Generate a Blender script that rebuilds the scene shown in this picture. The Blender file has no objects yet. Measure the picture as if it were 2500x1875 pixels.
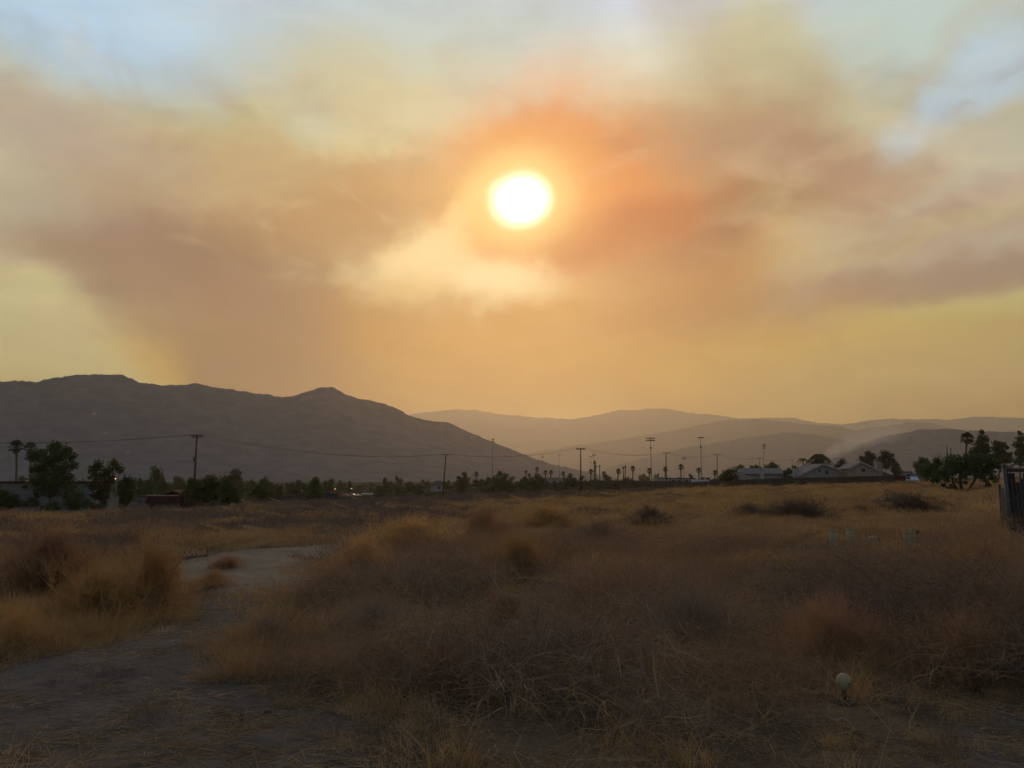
import bpy, math, random
import numpy as np
from mathutils import Vector

# ------------------------------------------------------------------ camera, world, sun, exposure
scene = bpy.context.scene
F, CX, CY, HOR, EYE = 1947.0, 1250.0, 937.5, 1175.0, 1.65     # photo of 2500 x 1875: focal length, centre, horizon row, eye height
TILT = math.atan((HOR - CY) / F)
cam_d = bpy.data.cameras.new('camera'); cam = bpy.data.objects.new('camera', cam_d)
scene.collection.objects.link(cam); scene.camera = cam
cam_d.sensor_width = 36.0; cam_d.lens = F / 2500.0 * 36.0
cam_d.clip_start = 0.1; cam_d.clip_end = 60000.0
cam.location = (0, 0, EYE); cam.rotation_euler = (math.pi / 2 + TILT, 0, 0)
scene.render.resolution_x, scene.render.resolution_y = 1024, 768

def ray(px, py):
    cx, cy = (px - CX) / F, -(py - CY) / F
    ct, st = math.cos(TILT), math.sin(TILT)
    return Vector((cx, ct - st * cy, st + ct * cy))
def at(px, py, d):
    r = ray(px, py); return Vector((0, 0, EYE)) + r * (d / r.y)
def azel(px, py):
    r = ray(px, py).normalized(); return math.atan2(r.x, r.y), math.asin(r.z)
def pix(x, y, z):
    ct, st = math.cos(TILT), math.sin(TILT); z = z - EYE
    dep = y * ct + z * st; up = -y * st + z * ct
    return CX + F * x / dep, CY - F * up / dep
def lin(c):
    return tuple(((v / 255) / 12.92 if v / 255 <= 0.04045 else ((v / 255 + 0.055) / 1.055) ** 2.4) for v in c)

SUN_AZ, SUN_EL = azel(1274, 490)
world = bpy.data.worlds.new('World'); scene.world = world; world.use_nodes = True
wt = world.node_tree; wt.nodes.clear()
def wn(t, **k):
    n = wt.nodes.new(t)
    for a, b in k.items(): setattr(n, a, b)
    return n
def wmath(op, a, b=None):
    n = wn('ShaderNodeMath', operation=op)
    for i, v in enumerate((a, b)):
        if v is None: continue
        if isinstance(v, (int, float)): n.inputs[i].default_value = v
        else: wt.links.new(v, n.inputs[i])
    return n.outputs[0]
def wmix(fac, a, b):
    n = wn('ShaderNodeMix', data_type='RGBA')
    for i, v in ((0, fac), (6, a), (7, b)):
        if isinstance(v, (int, float)): n.inputs[i].default_value = v
        elif isinstance(v, tuple): n.inputs[i].default_value = (*v, 1)
        else: wt.links.new(v, n.inputs[i])
    return n.outputs[2]
tc = wn('ShaderNodeTexCoord')
sep = wn('ShaderNodeSeparateXYZ'); wt.links.new(tc.outputs['Generated'], sep.inputs[0])
az = wmath('ARCTAN2', sep.outputs[0], sep.outputs[1]); el = wmath('ARCSINE', sep.outputs[2])
comb = wn('ShaderNodeCombineXYZ'); wt.links.new(az, comb.inputs[0]); wt.links.new(el, comb.inputs[1])
def noise_vec(scale, detail, amp, rough=0.55):
    n = wn('ShaderNodeTexNoise'); n.inputs['Scale'].default_value = scale
    n.inputs['Detail'].default_value = detail; n.inputs['Roughness'].default_value = rough
    wt.links.new(tc.outputs['Generated'], n.inputs['Vector'])
    s = wn('ShaderNodeVectorMath', operation='SUBTRACT'); wt.links.new(n.outputs['Color'], s.inputs[0]); s.inputs[1].default_value = (.5, .5, .5)
    m = wn('ShaderNodeVectorMath', operation='MULTIPLY'); wt.links.new(s.outputs[0], m.inputs[0]); m.inputs[1].default_value = (amp, amp * .8, 0)
    return m.outputs[0]
def vadd(a, b):
    n = wn('ShaderNodeVectorMath', operation='ADD'); wt.links.new(a, n.inputs[0]); wt.links.new(b, n.inputs[1]); return n.outputs[0]
uv = vadd(vadd(comb.outputs[0], noise_vec(3.2, 1, .10)), noise_vec(8, 5, .13, .6))
uv_soft = vadd(comb.outputs[0], noise_vec(14, 2, .014))
# clear air above the smoke
sky = wn('ShaderNodeTexSky', sky_type='NISHITA', sun_disc=False)
sky.sun_elevation = SUN_EL; sky.sun_rotation = SUN_AZ; sky.dust_density = 4.0; sky.air_density = 1.0
air = wn('ShaderNodeVectorMath', operation='SCALE'); wt.links.new(sky.outputs[0], air.inputs[0]); air.inputs['Scale'].default_value = 0.075
# smoke veil by elevation
mr = wn('ShaderNodeMapRange'); wt.links.new(el, mr.inputs[0]); mr.inputs[1].default_value = 0.0; mr.inputs[2].default_value = math.radians(60)
ramp = wn('ShaderNodeValToRGB'); wt.links.new(mr.outputs[0], ramp.inputs[0])
stops = [(900, (205, 164, 96)), (700, (205, 168, 110)), (500, (204, 172, 126)), (300, (204, 184, 148)), (120, (206, 202, 184)), (0, (204, 208, 204))]
RCAL = [[1.136,1.092,0.483],[0.871,0.879,0.645],[1.016,0.973,0.601],[0.926,0.985,0.804],[0.969,1.03,1.036],[0.855,0.968,1.2]]
els = [(azel(1250, y * 1.1302)[1] / math.radians(60), tuple(v * q for v, q in zip(c, RCAL[i])) if RCAL else c) for i, (y, c) in enumerate(stops)] + [(1.0, (120, 138, 160))]
cr = ramp.color_ramp
while len(cr.elements) < len(els): cr.elements.new(.5)
for e, (p, c) in zip(cr.elements, els): e.position = min(p, 1); e.color = (*lin(c), 1)
veil = wn('ShaderNodeMapRange', interpolation_type='SMOOTHSTEP'); wt.links.new(el, veil.inputs[0])
veil.inputs[1].default_value = math.radians(20); veil.inputs[2].default_value = math.radians(55); veil.inputs[3].default_value = .93; veil.inputs[4].default_value = .6
col = wmix(veil.outputs[0], air.outputs[0], ramp.outputs[0])
# banks of smoke: centre and radii on the 2212-wide view of the photograph, turned into azimuth and elevation
PX = 1.1302
CAL = [[1.02,1.05,1.132],[1.163,1.166,1.196],[1.022,1.126,1.2],[0.964,1.029,1.073],[0.87,0.939,0.929],[1.033,1.138,1.2],[0.998,1.127,1.2],[1.01,1.041,1.166],[0.925,0.938,0.895],[0.949,0.971,0.985],[0.977,0.991,1.019],[0.944,0.921,0.927],[0.899,0.808,0.603],[0.908,0.852,0.723],[1.154,1.156,0.928],[1.109,1.126,1.082],[0.838,0.735,0.587],[0.812,0.665,0.35],[0.878,0.755,0.414],[0.927,0.969,0.958],[0.99,1.072,1.112],[0.869,0.743,0.507],[0.947,0.919,0.905],[0.829,0.685,0.637],[0.81,0.733,0.634],[0.987,0.967,0.957],[0.854,0.724,0.475],[1.062,1.152,1.1],[1.041,1.042,0.713],[0.889,0.782,0.35],[1.022,1.028,1.083],[0.968,0.979,0.986],[1.002,1.062,1.119],[1.034,1.031,1.049],[0.842,0.63,0.358],[0.863,0.697,0.491],[0.78,0.475,0.35],[0.909,0.855,0.659],[0.863,0.811,0.616],[0.825,0.735,0.579],[0.869,0.7,0.458],[0.948,0.87,0.563],[1.003,0.955,0.644],[1.068,0.961,0.471]]
BANK_N = 0
def bank(cx, cy, rx, ry, rot, c, s, vec=None):
    global col, BANK_N
    if BANK_N < len(CAL): c = tuple(v * q for v, q in zip(c, CAL[BANK_N]))
    BANK_N += 1
    a, e = azel(cx * PX, cy * PX)
    k = PX / F * math.cos(e) * 1.15
    m = wn('ShaderNodeMapping', vector_type='TEXTURE')
    m.inputs['Location'].default_value = (a, e, 0); m.inputs['Rotation'].default_value = (0, 0, math.radians(rot)); m.inputs['Scale'].default_value = (rx * k, ry * k, 1)
    wt.links.new(vec or uv, m.inputs['Vector'])
    g = wn('ShaderNodeTexGradient', gradient_type='SPHERICAL'); wt.links.new(m.outputs[0], g.inputs[0])
    r = wn('ShaderNodeMapRange', interpolation_type='SMOOTHSTEP'); wt.links.new(g.outputs['Fac'], r.inputs[0]); r.inputs[4].default_value = s
    r.inputs[2].default_value = .8
    col = wmix(r.outputs[0], col, lin(c))
BANKS = [
    (2200, 330, 560, 520, 0, (192, 184, 155), .8), (-40, 430, 480, 330, 0, (190, 180, 148), .85),
    (120, 0, 520, 200, -4, (182, 200, 214), .8), (540, 110, 260, 110, 10, (190, 205, 214), .7),
    (1000, 50, 560, 230, 0, (212, 216, 212), .8), (2130, 150, 280, 80, 30, (184, 199, 212), .62), (1930, 60, 260, 120, 0, (190, 194, 182), .6),
    (110, 275, 360, 90, -4, (184, 162, 138), .85), (760, 200, 460, 150, 5, (218, 207, 170), .75), (690, 265, 120, 80, 0, (210, 210, 182), .5),
    (470, 400, 520, 150, -8, (198, 168, 124), .6),
    (420, 560, 480, 170, -8, (166, 134, 110), .95), (640, 690, 330, 190, -38, (165, 129, 102), .95), (720, 470, 260, 110, 5, (194, 152, 108), .8),
    (90, 800, 430, 130, -27, (204, 190, 132), 1.0), (20, 690, 260, 90, -14, (196, 184, 138), .8),
    (860, 410, 240, 90, 10, (222, 176, 120), .6), (1180, 740, 560, 170, 4, (203, 151, 94), .85), (960, 700, 260, 90, 0, (204, 156, 100), .6),
    (1640, 230, 420, 170, -48, (202, 176, 134), .75), (1640, 110, 150, 130, -50, (208, 190, 142), .6),
    (1420, 420, 330, 260, -10, (206, 150, 100), .75), (1720, 380, 430, 130, -16, (184, 144, 114), .9), (1490, 540, 250, 110, 14, (174, 124, 98), .95),
    (1640, 465, 230, 50, 6, (196, 162, 112), .7),
    (2020, 615, 620, 75, 3, (162, 136, 117), .95), (1500, 660, 300, 100, 20, (190, 140, 96), .7), (2110, 690, 280, 42, 8, (192, 178, 130), .8),
    (1780, 790, 640, 120, 4, (198, 168, 106), .8), (1150, 850, 600, 80, 0, (208, 164, 94), .7),
    (2080, 440, 330, 30, 20, (180, 152, 126), .7), (1960, 525, 380, 30, 12, (196, 170, 124), .7), (2130, 365, 260, 40, 24, (196, 184, 154), .4), (2120, 500, 240, 24, 16, (176, 150, 126), .6),
    (1190, 395, 330, 270, 0, (250, 168, 92), .85), (1160, 300, 260, 70, 4, (255, 186, 112), .75), (1270, 515, 300, 70, 8, (228, 146, 80), .8),
    (930, 535, 220, 66, 38, (252, 222, 160), .95), (1050, 600, 170, 75, -12, (250, 226, 172), .95), (960, 400, 200, 46, 12, (246, 208, 148), .6), (1050, 505, 110, 26, 0, (250, 196, 118), .6),
    (575, 800, 190, 85, -14, (163, 127, 100), .9), (452, 800, 44, 30, 30, (172, 140, 104), .6), (600, 845, 130, 26, 0, (196, 150, 96), .6),
]
for b in BANKS: bank(*b)
# billows: darker and paler folds blown towards the upper right
def billow(rot, scl, off, nscale, lo, hi, amt, c):
    global col
    bm = wn('ShaderNodeMapping'); bm.inputs['Rotation'].default_value = (0, rot, 0); bm.inputs['Scale'].default_value = scl; bm.inputs['Location'].default_value = off
    wt.links.new(tc.outputs['Generated'], bm.inputs['Vector'])
    bn = wn('ShaderNodeTexNoise'); bn.inputs['Scale'].default_value = nscale; bn.inputs['Detail'].default_value = 5; bn.inputs['Roughness'].default_value = .58; bn.inputs['Distortion'].default_value = 1.1
    wt.links.new(bm.outputs[0], bn.inputs['Vector'])
    br = wn('ShaderNodeMapRange', interpolation_type='SMOOTHSTEP'); wt.links.new(bn.outputs['Fac'], br.inputs[0]); br.inputs[1].default_value = lo; br.inputs[2].default_value = hi; br.inputs[4].default_value = amt
    col = wmix(wmath('MULTIPLY', br.outputs[0], low.outputs[0]), col, lin(c))
low = wn('ShaderNodeMapRange', interpolation_type='SMOOTHSTEP'); wt.links.new(el, low.inputs[0]); low.inputs[1].default_value = math.radians(23); low.inputs[2].default_value = math.radians(31); low.inputs[3].default_value = 1.0; low.inputs[4].default_value = .3
billow(.3, (1, 1, 2.0), (3, 0, 1), 6.5, .47, .74, .34, (158, 116, 86))
billow(.3, (1, 1, 2.2), (9, 4, 2), 7.5, .50, .76, .30, (236, 214, 164))
# bright gap below the sun and the dark folds round it
for b in [(1130, 790, 900, 210, 2, (204, 145, 20), .6), (1270, 460, 300, 190, 0, (232, 122, 10), .6), (1290, 545, 340, 95, 10, (176, 84, 10), .8), (1420, 640, 260, 110, 15, (186, 122, 62), .5),
          (640, 700, 260, 130, -42, (148, 106, 76), .7), (560, 775, 150, 90, -25, (148, 106, 78), .8), (400, 580, 440, 110, -8, (150, 112, 90), .6), (320, 660, 260, 70, -22, (152, 114, 88), .6), (100, 790, 420, 110, -25, (226, 210, 150), .85), (10, 700, 220, 80, -15, (214, 202, 150), .6), (1900, 820, 420, 90, 0, (212, 180, 112), .5),
          (20, 420, 260, 120, 0, (200, 192, 162), .55), (560, 360, 260, 80, -10, (196, 160, 108), .5), (860, 540, 150, 62, 30, (255, 228, 165), .9), (940, 525, 210, 66, 38, (255, 226, 162), .85), (1045, 602, 180, 78, -12, (254, 232, 176), .9), (840, 210, 200, 70, 10, (224, 208, 160), .5)]: bank(*b)
# fine streaks in the smoke
sm = wn('ShaderNodeMapping'); sm.inputs['Rotation'].default_value = (0, .35, 0); sm.inputs['Scale'].default_value = (3.5, 3.5, 13)
wt.links.new(tc.outputs['Generated'], sm.inputs['Vector'])
sn = wn('ShaderNodeTexNoise'); sn.inputs['Scale'].default_value = 1.6; sn.inputs['Detail'].default_value = 4; sn.inputs['Roughness'].default_value = .5; sn.inputs['Distortion'].default_value = .6
wt.links.new(sm.outputs[0], sn.inputs['Vector'])
sr = wn('ShaderNodeMapRange'); wt.links.new(sn.outputs['Fac'], sr.inputs[0]); sr.inputs[1].default_value = .3; sr.inputs[2].default_value = .7; sr.inputs[3].default_value = .92; sr.inputs[4].default_value = 1.08
sc_ = wn('ShaderNodeVectorMath', operation='SCALE'); wt.links.new(col, sc_.inputs[0]); wt.links.new(sr.outputs[0], sc_.inputs['Scale'])
# the sun behind the smoke: aureole and blown-out core, then the dimmer half of the sky away from it
sd = (math.sin(SUN_AZ) * math.cos(SUN_EL), math.cos(SUN_AZ) * math.cos(SUN_EL), math.sin(SUN_EL))
dt = wn('ShaderNodeVectorMath', operation='DOT_PRODUCT'); wt.links.new(tc.outputs['Generated'], dt.inputs[0]); dt.inputs[1].default_value = sd
away = wn('ShaderNodeMapRange', interpolation_type='SMOOTHSTEP'); wt.links.new(dt.outputs['Value'], away.inputs[0]); away.inputs[1].default_value = -.45; away.inputs[2].default_value = .72
col = wmix(away.outputs[0], lin((126, 136, 146)), sc_.outputs[0])
bank(1128, 425, 240, 180, 10, (255, 186, 92), .75, uv_soft)
bank(1120, 432, 160, 130, 14, (255, 230, 140), .95, uv_soft)
def core(cx, cy, rx, ry, rot):
    global col
    a_, e_ = azel(cx * PX, cy * PX); k = PX / F
    m = wn('ShaderNodeMapping', vector_type='TEXTURE'); m.inputs['Location'].default_value = (a_, e_, 0); m.inputs['Scale'].default_value = (rx * k, ry * k, 1); m.inputs['Rotation'].default_value = (0, 0, math.radians(rot))
    wt.links.new(uv_soft, m.inputs['Vector'])
    g = wn('ShaderNodeTexGradient', gradient_type='SPHERICAL'); wt.links.new(m.outputs[0], g.inputs[0])
    r = wn('ShaderNodeMapRange', interpolation_type='SMOOTHSTEP'); wt.links.new(g.outputs['Fac'], r.inputs[0]); r.inputs[1].default_value = .0; r.inputs[2].default_value = 1.0
    col = wmix(r.outputs[0], col, (4.0, 3.8, 3.0))
core(1124, 432, 88, 73, 16)
bg = wn('ShaderNodeBackground'); wt.links.new(col, bg.inputs[0]); bg.inputs[1].default_value = 1.0
wo = wn('ShaderNodeOutputWorld'); wt.links.new(bg.outputs[0], wo.inputs[0])
world.cycles.sampling_method = 'MANUAL'; world.cycles.sample_map_resolution = 1024

sl = bpy.data.lights.new('sun', 'SUN'); sl.energy = 0.6; sl.angle = math.radians(5); sl.color = (1, .62, .32)
so = bpy.data.objects.new('sun', sl); scene.collection.objects.link(so)
so.rotation_euler = Vector(sd).to_track_quat('Z', 'Y').to_euler()
vs = scene.view_settings
scene.display_settings.display_device = 'sRGB'; vs.view_transform = 'Standard'; vs.look = 'None'; vs.exposure = 0.0; vs.gamma = 1.0; vs.use_curve_mapping = False
cy = scene.cycles
cy.use_denoising = True; cy.max_bounces = 5; cy.diffuse_bounces = 2; cy.glossy_bounces = 2; cy.transmission_bounces = 4; cy.transparent_max_bounces = 6; cy.volume_bounces = 1
cy.use_adaptive_sampling = True; cy.adaptive_threshold = 0.02; cy.sample_clamp_indirect = 6

# ------------------------------------------------------------------ helpers
LINK = scene.collection.objects.link
MATS = {}
def mat(name, c, c2=None, scale=5.0, rough=.9, trans=0.0, obj_rand=0.0, coord='object', detail=4, bump=0.0, spec=.2, lo=.35, hi=.65, stretch=None):
    m = bpy.data.materials.new(name); m.use_nodes = True; t = m.node_tree; N = t.nodes
    p = N['Principled BSDF']; p.inputs['Roughness'].default_value = rough; p.inputs['Specular IOR Level'].default_value = spec
    out = N['Material Output']
    tcn = N.new('ShaderNodeTexCoord'); geo = N.new('ShaderNodeNewGeometry')
    src = geo.outputs['Position'] if coord == 'world' else tcn.outputs['Object']
    if stretch:
        mp = N.new('ShaderNodeMapping'); mp.inputs['Scale'].default_value = stretch; t.links.new(src, mp.inputs[0]); src = mp.outputs[0]
    n = N.new('ShaderNodeTexNoise'); n.inputs['Scale'].default_value = scale; n.inputs['Detail'].default_value = detail; t.links.new(src, n.inputs['Vector'])
    r = N.new('ShaderNodeMapRange'); t.links.new(n.outputs['Fac'], r.inputs[0]); r.inputs[1].default_value = lo; r.inputs[2].default_value = hi
    mx = N.new('ShaderNodeMix'); mx.data_type = 'RGBA'; t.links.new(r.outputs[0], mx.inputs[0])
    c2 = c2 or tuple(v * .75 for v in c)
    mx.inputs[6].default_value = (*c, 1); mx.inputs[7].default_value = (*c2, 1); colour = mx.outputs[2]
    if obj_rand:
        oi = N.new('ShaderNodeObjectInfo'); r2 = N.new('ShaderNodeMapRange'); t.links.new(oi.outputs['Random'], r2.inputs[0])
        r2.inputs[3].default_value = 1 - obj_rand; r2.inputs[4].default_value = 1 + obj_rand
        s = N.new('ShaderNodeVectorMath'); s.operation = 'SCALE'; t.links.new(colour, s.inputs[0]); t.links.new(r2.outputs[0], s.inputs['Scale']); colour = s.outputs[0]
    t.links.new(colour, p.inputs['Base Color'])
    if bump:
        b = N.new('ShaderNodeBump'); b.inputs['Strength'].default_value = bump; b.inputs['Distance'].default_value = .05
        n2 = N.new('ShaderNodeTexNoise'); n2.inputs['Scale'].default_value = scale * 6; n2.inputs['Detail'].default_value = 6; t.links.new(src, n2.inputs['Vector'])
        t.links.new(n2.outputs['Fac'], b.inputs['Height']); t.links.new(b.outputs[0], p.inputs['Normal'])
    if trans:
        tr = N.new('ShaderNodeBsdfTranslucent'); t.links.new(colour, tr.inputs['Color'])
        ms = N.new('ShaderNodeMixShader'); ms.inputs[0].default_value = trans
        t.links.new(p.outputs[0], ms.inputs[1]); t.links.new(tr.outputs[0], ms.inputs[2]); t.links.new(ms.outputs[0], out.inputs['Surface'])
    MATS[name] = m; return m

def mesh(name, verts, faces, m=None, smooth=False):
    """verts Nx3, faces: an MxK array or a list of tuples"""
    me = bpy.data.meshes.new(name)
    if isinstance(faces, np.ndarray):
        v = np.asarray(verts, np.float32); k = faces.shape[1]; nf = len(faces)
        me.vertices.add(len(v)); me.vertices.foreach_set('co', v.ravel())
        me.loops.add(nf * k); me.loops.foreach_set('vertex_index', faces.astype(np.int32).ravel())
        me.polygons.add(nf); me.polygons.foreach_set('loop_start', np.arange(0, nf * k, k, dtype=np.int32))
        me.update(calc_edges=True)
    else:
        me.from_pydata([tuple(map(float, q)) for q in verts], [], faces); me.update()
    if smooth: me.polygons.foreach_set('use_smooth', [True] * len(me.polygons))
    if m: me.materials.append(MATS[m] if isinstance(m, str) else m)
    return me
def obj(name, me, parent=None, loc=None, rot=None, scale=None):
    o = bpy.data.objects.new(name, me); LINK(o)
    if parent is not None: o.parent = parent
    if loc is not None: o.location = loc
    if rot is not None: o.rotation_euler = rot
    if scale is not None: o.scale = scale
    return o
def tag(o, label=None, cat=None, group=None, kind=None):
    if label: o['label'] = label
    if cat: o['category'] = cat
    if group: o['group'] = group
    if kind: o['kind'] = kind
    return o
def thing(name, loc, rz=0, label=None, cat=None, group=None, scale=None):
    o = bpy.data.objects.new(name, None); LINK(o); o.location = loc; o.rotation_euler = (0, 0, rz); o.empty_display_size = .2
    if scale is not None: o.scale = scale
    return tag(o, label, cat, group)

class MB:
    def __init__(s): s.v = []; s.f = []
    def add(s, vs, fs):
        b = len(s.v); s.v += [tuple(q) for q in vs]; s.f += [tuple(b + i for i in f) for f in fs]; return s
    def box(s, x0, x1, y0, y1, z0, z1):
        return s.add([(x0, y0, z0), (x1, y0, z0), (x1, y1, z0), (x0, y1, z0), (x0, y0, z1), (x1, y0, z1), (x1, y1, z1), (x0, y1, z1)],
                     [(0, 3, 2, 1), (4, 5, 6, 7), (0, 1, 5, 4), (1, 2, 6, 5), (2, 3, 7, 6), (3, 0, 4, 7)])
    def tube(s, pts, rad, n=8, cap=True):
        pts = [Vector(p) for p in pts]; rings = []
        for i, p in enumerate(pts):
            d = (pts[min(i + 1, len(pts) - 1)] - pts[max(i - 1, 0)]).normalized()
            a = d.orthogonal().normalized() if abs(d.z) < .9 else Vector((1, 0, 0)); a = (a - d * a.dot(d)).normalized(); b = d.cross(a)
            r = rad[i] if isinstance(rad, (list, tuple)) else rad
            rings.append([p + (a * math.cos(2 * math.pi * k / n) + b * math.sin(2 * math.pi * k / n)) * r for k in range(n)])
        vs = [q for R_ in rings for q in R_]; fs = []
        for i in range(len(pts) - 1):
            for k in range(n): fs.append((i * n + k, i * n + (k + 1) % n, (i + 1) * n + (k + 1) % n, (i + 1) * n + k))
        if cap: fs += [tuple(range(n - 1, -1, -1)), tuple((len(pts) - 1) * n + k for k in range(n))]
        return s.add(vs, fs)
    def poly(s, vs): return s.add(vs, [tuple(range(len(vs)))])
    def prism(s, outline, y0, y1):
        """outline in xz, extruded along y"""
        n = len(outline)
        return s.add([(x, y0, z) for x, z in outline] + [(x, y1, z) for x, z in outline],
                     [tuple(range(n)), tuple(range(2 * n - 1, n - 1, -1))] + [(i, i + n, (i + 1) % n + n, (i + 1) % n) for i in range(n)])
    def lathe(s, prof, n=16):
        vs = []; fs = []
        for r_, z in prof: vs += [(r_ * math.cos(2 * math.pi * k / n), r_ * math.sin(2 * math.pi * k / n), z) for k in range(n)]
        for i in range(len(prof) - 1):
            for k in range(n): fs.append((i * n + k, i * n + (k + 1) % n, (i + 1) * n + (k + 1) % n, (i + 1) * n + k))
        return s.add(vs, fs)
    def mesh(s, name, m, smooth=False): return mesh(name, s.v, s.f, m, smooth)
    def obj(s, name, m, parent=None, smooth=False, loc=None, rot=None): return obj(name, s.mesh(name, m, smooth), parent, loc, rot)

def vnoise(x, y, seed=0):
    """smooth value noise on arrays"""
    x = np.asarray(x, float); y = np.asarray(y, float)
    xi = np.floor(x).astype(np.int64); yi = np.floor(y).astype(np.int64); fx = x - xi; fy = y - yi
    fx = fx * fx * fx * (fx * (fx * 6 - 15) + 10); fy = fy * fy * fy * (fy * (fy * 6 - 15) + 10)
    def h(a, b):
        n = (a * 374761393 + b * 668265263 + seed * 1442695041) & 0xffffffff
        n = ((n ^ (n >> 13)) * 1274126177) & 0xffffffff
        return ((n ^ (n >> 16)) & 0xffff) / 65535.0
    return (h(xi, yi) * (1 - fx) + h(xi + 1, yi) * fx) * (1 - fy) + (h(xi, yi + 1) * (1 - fx) + h(xi + 1, yi + 1) * fx) * fy
def fbm(x, y, oct=4, seed=0):
    t = 0; a = .5
    for i in range(oct): t = t + a * (vnoise(x, y, seed + i) - .5); x = x * 2.03 + 7.1; y = y * 2.03 + 3.3; a *= .5
    return t

# ------------------------------------------------------------------ ground
GC = [(0, 1, 0), (-6, 4, 0), (6, 4, 0), (0, 10, 0), (-8, 14, -.05), (9, 18, .08), (0, 30, -.1), (-20, 25, -.3), (20, 25, .2), (0, -40, 0), (-40, -40, 0), (40, -40, .5), (0, 60, -.75),
      (-35, 60, -1.2), (30, 60, .35)]
for px, py, d in [(20, 1266, 98), (200, 1265, 98), (350, 1261, 100), (470, 1252, 108), (600, 1239, 125), (850, 1227, 150), (1080, 1222, 183), (1250, 1215, 186), (1420, 1208, 186), (1630, 1196, 200), (1850, 1191, 172), (2100, 1185, 165),
                  (2352, 1206, 68), (2250, 1202, 100), (2480, 1178, 160), (850, 1213, 420), (1200, 1190, 290), (1420, 1184, 290), (1630, 1180, 290), (1300, 1195, 225), (1150, 1205, 225)]:
    p = at(px, py, d); GC.append((p.x, p.y, p.z))
GC += [(-62, 122, -4.3), (-52, 128, -4.0), (-82, 118, -4.3), (-70, 150, -4.8), (-110, 130, -4.0), (-30, 250, -5), (0, 450, -3.5), (-200, 500, -3), (60, 400, .5), (200, 400, 3), (120, 200, 2), (0, 900, 0), (-900, 900, 0), (900, 900, 4), (0, 6000, 0), (-6000, 6000, 0), (6000, 6000, 0), (0, -6000, 0), (-6000, -3000, 0), (6000, -3000, 0)]
GC = np.array(GC, float)
def _k(dx, dy): return np.sqrt(dx * dx + dy * dy + 36.0)
_A = np.zeros((len(GC) + 1,) * 2); _A[:-1, :-1] = _k(GC[:, 0][:, None] - GC[:, 0], GC[:, 1][:, None] - GC[:, 1]); _A[-1, :-1] = _A[:-1, -1] = 1
_W = np.linalg.solve(_A, np.append(GC[:, 2], 0))
def ground(x, y):
    x = np.asarray(x, float); y = np.asarray(y, float); sh = np.broadcast(x, y).shape
    xf = np.broadcast_to(x, sh).ravel(); yf = np.broadcast_to(y, sh).ravel(); out = np.empty(len(xf))
    for i in range(0, len(xf), 20000):
        a, b = xf[i:i + 20000], yf[i:i + 20000]
        out[i:i + 20000] = _k(a[:, None] - GC[:, 0], b[:, None] - GC[:, 1]) @ _W[:-1] + _W[-1]
    r = np.hypot(xf, yf)
    out += fbm(xf * .55, yf * .55, 3, 5) * .16 * np.clip(1.4 - r / 60, 0, 1) + fbm(xf * .06, yf * .06, 3, 9) * .4 * np.clip((r - 20) / 60, 0, 1)
    return out.reshape(sh)
def gz(x, y): return float(ground(np.array([x]), np.array([y]))[0])
def on_ground(px, py, d0=None):
    """point where the photo's pixel meets the ground"""
    r = ray(px, py); ts = np.geomspace(2, 260, 900); x = r.x / r.y * ts; z = EYE + r.z / r.y * ts
    k = np.nonzero(ground(x, ts) >= z)[0]; i = k[0] if len(k) else len(ts) - 1
    return Vector((x[i], ts[i], gz(x[i], ts[i])))
rng = np.random.default_rng(11); rnd = random.Random(4)
mat('soil', (.10, .075, .052), (.15, .11, .065), scale=.9, coord='world', bump=.6, detail=8, spec=0.0)
mat('road_soil', (.12, .10, .074), (.155, .13, .095), scale=1.6, coord='world', bump=.4, detail=8)
mat('path_soil', (.052, .047, .044), (.078, .067, .058), scale=1.4, coord='world', bump=.8, detail=8)
mat('hill_scrub', (.060, .072, .098), (.098, .104, .122), scale=.03, coord='world', detail=12, lo=.42, hi=.6, spec=0.0)
mat('scar', (.42, .36, .29), (.3, .26, .22), scale=.1, coord='world')
# past the field the ground is dark with trees, yards and scrub
_t = MATS['soil'].node_tree; _p = _t.nodes['Principled BSDF']; _src = _p.inputs['Base Color'].links[0].from_socket
_g = _t.nodes.new('ShaderNodeNewGeometry'); _s = _t.nodes.new('ShaderNodeSeparateXYZ'); _t.links.new(_g.outputs['Position'], _s.inputs[0])
_r = _t.nodes.new('ShaderNodeMapRange'); _t.links.new(_s.outputs[1], _r.inputs[0]); _r.inputs[1].default_value = 190; _r.inputs[2].default_value = 225
_m = _t.nodes.new('ShaderNodeMix'); _m.data_type = 'RGBA'; _t.links.new(_r.outputs[0], _m.inputs[0]); _t.links.new(_src, _m.inputs[6]); _m.inputs[7].default_value = (.032, .034, .024, 1); _t.links.new(_m.outputs[2], _p.inputs['Base Color'])
# the sheet of ground, finer in front of the camera
th = np.radians(np.concatenate([np.arange(-50, 50.01, .45), np.arange(54, 307, 4)]))
rr = np.concatenate([[.3], np.geomspace(1.0, 14000, 540)])
T, R_ = np.meshgrid(th, rr); X = R_ * np.sin(T); Y = R_ * np.cos(T); Z = ground(X, Y)
nt = len(th); idx = np.arange(len(rr) * nt).reshape(len(rr), nt); nx = np.roll(idx, -1, axis=1)
fq = np.stack([idx[:-1], nx[:-1], nx[1:], idx[1:]], -1).reshape(-1, 4)[:, ::-1]
vv = np.stack([X, Y, Z], -1).reshape(-1, 3)
c_ = len(vv); vv = np.vstack([vv, [[0, 0, gz(0, 0)]]])
gme = mesh('ground', vv, fq, 'soil', True)
tag(obj('ground', gme), 'dry brown field sloping away to the town', 'ground', kind='structure')

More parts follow.
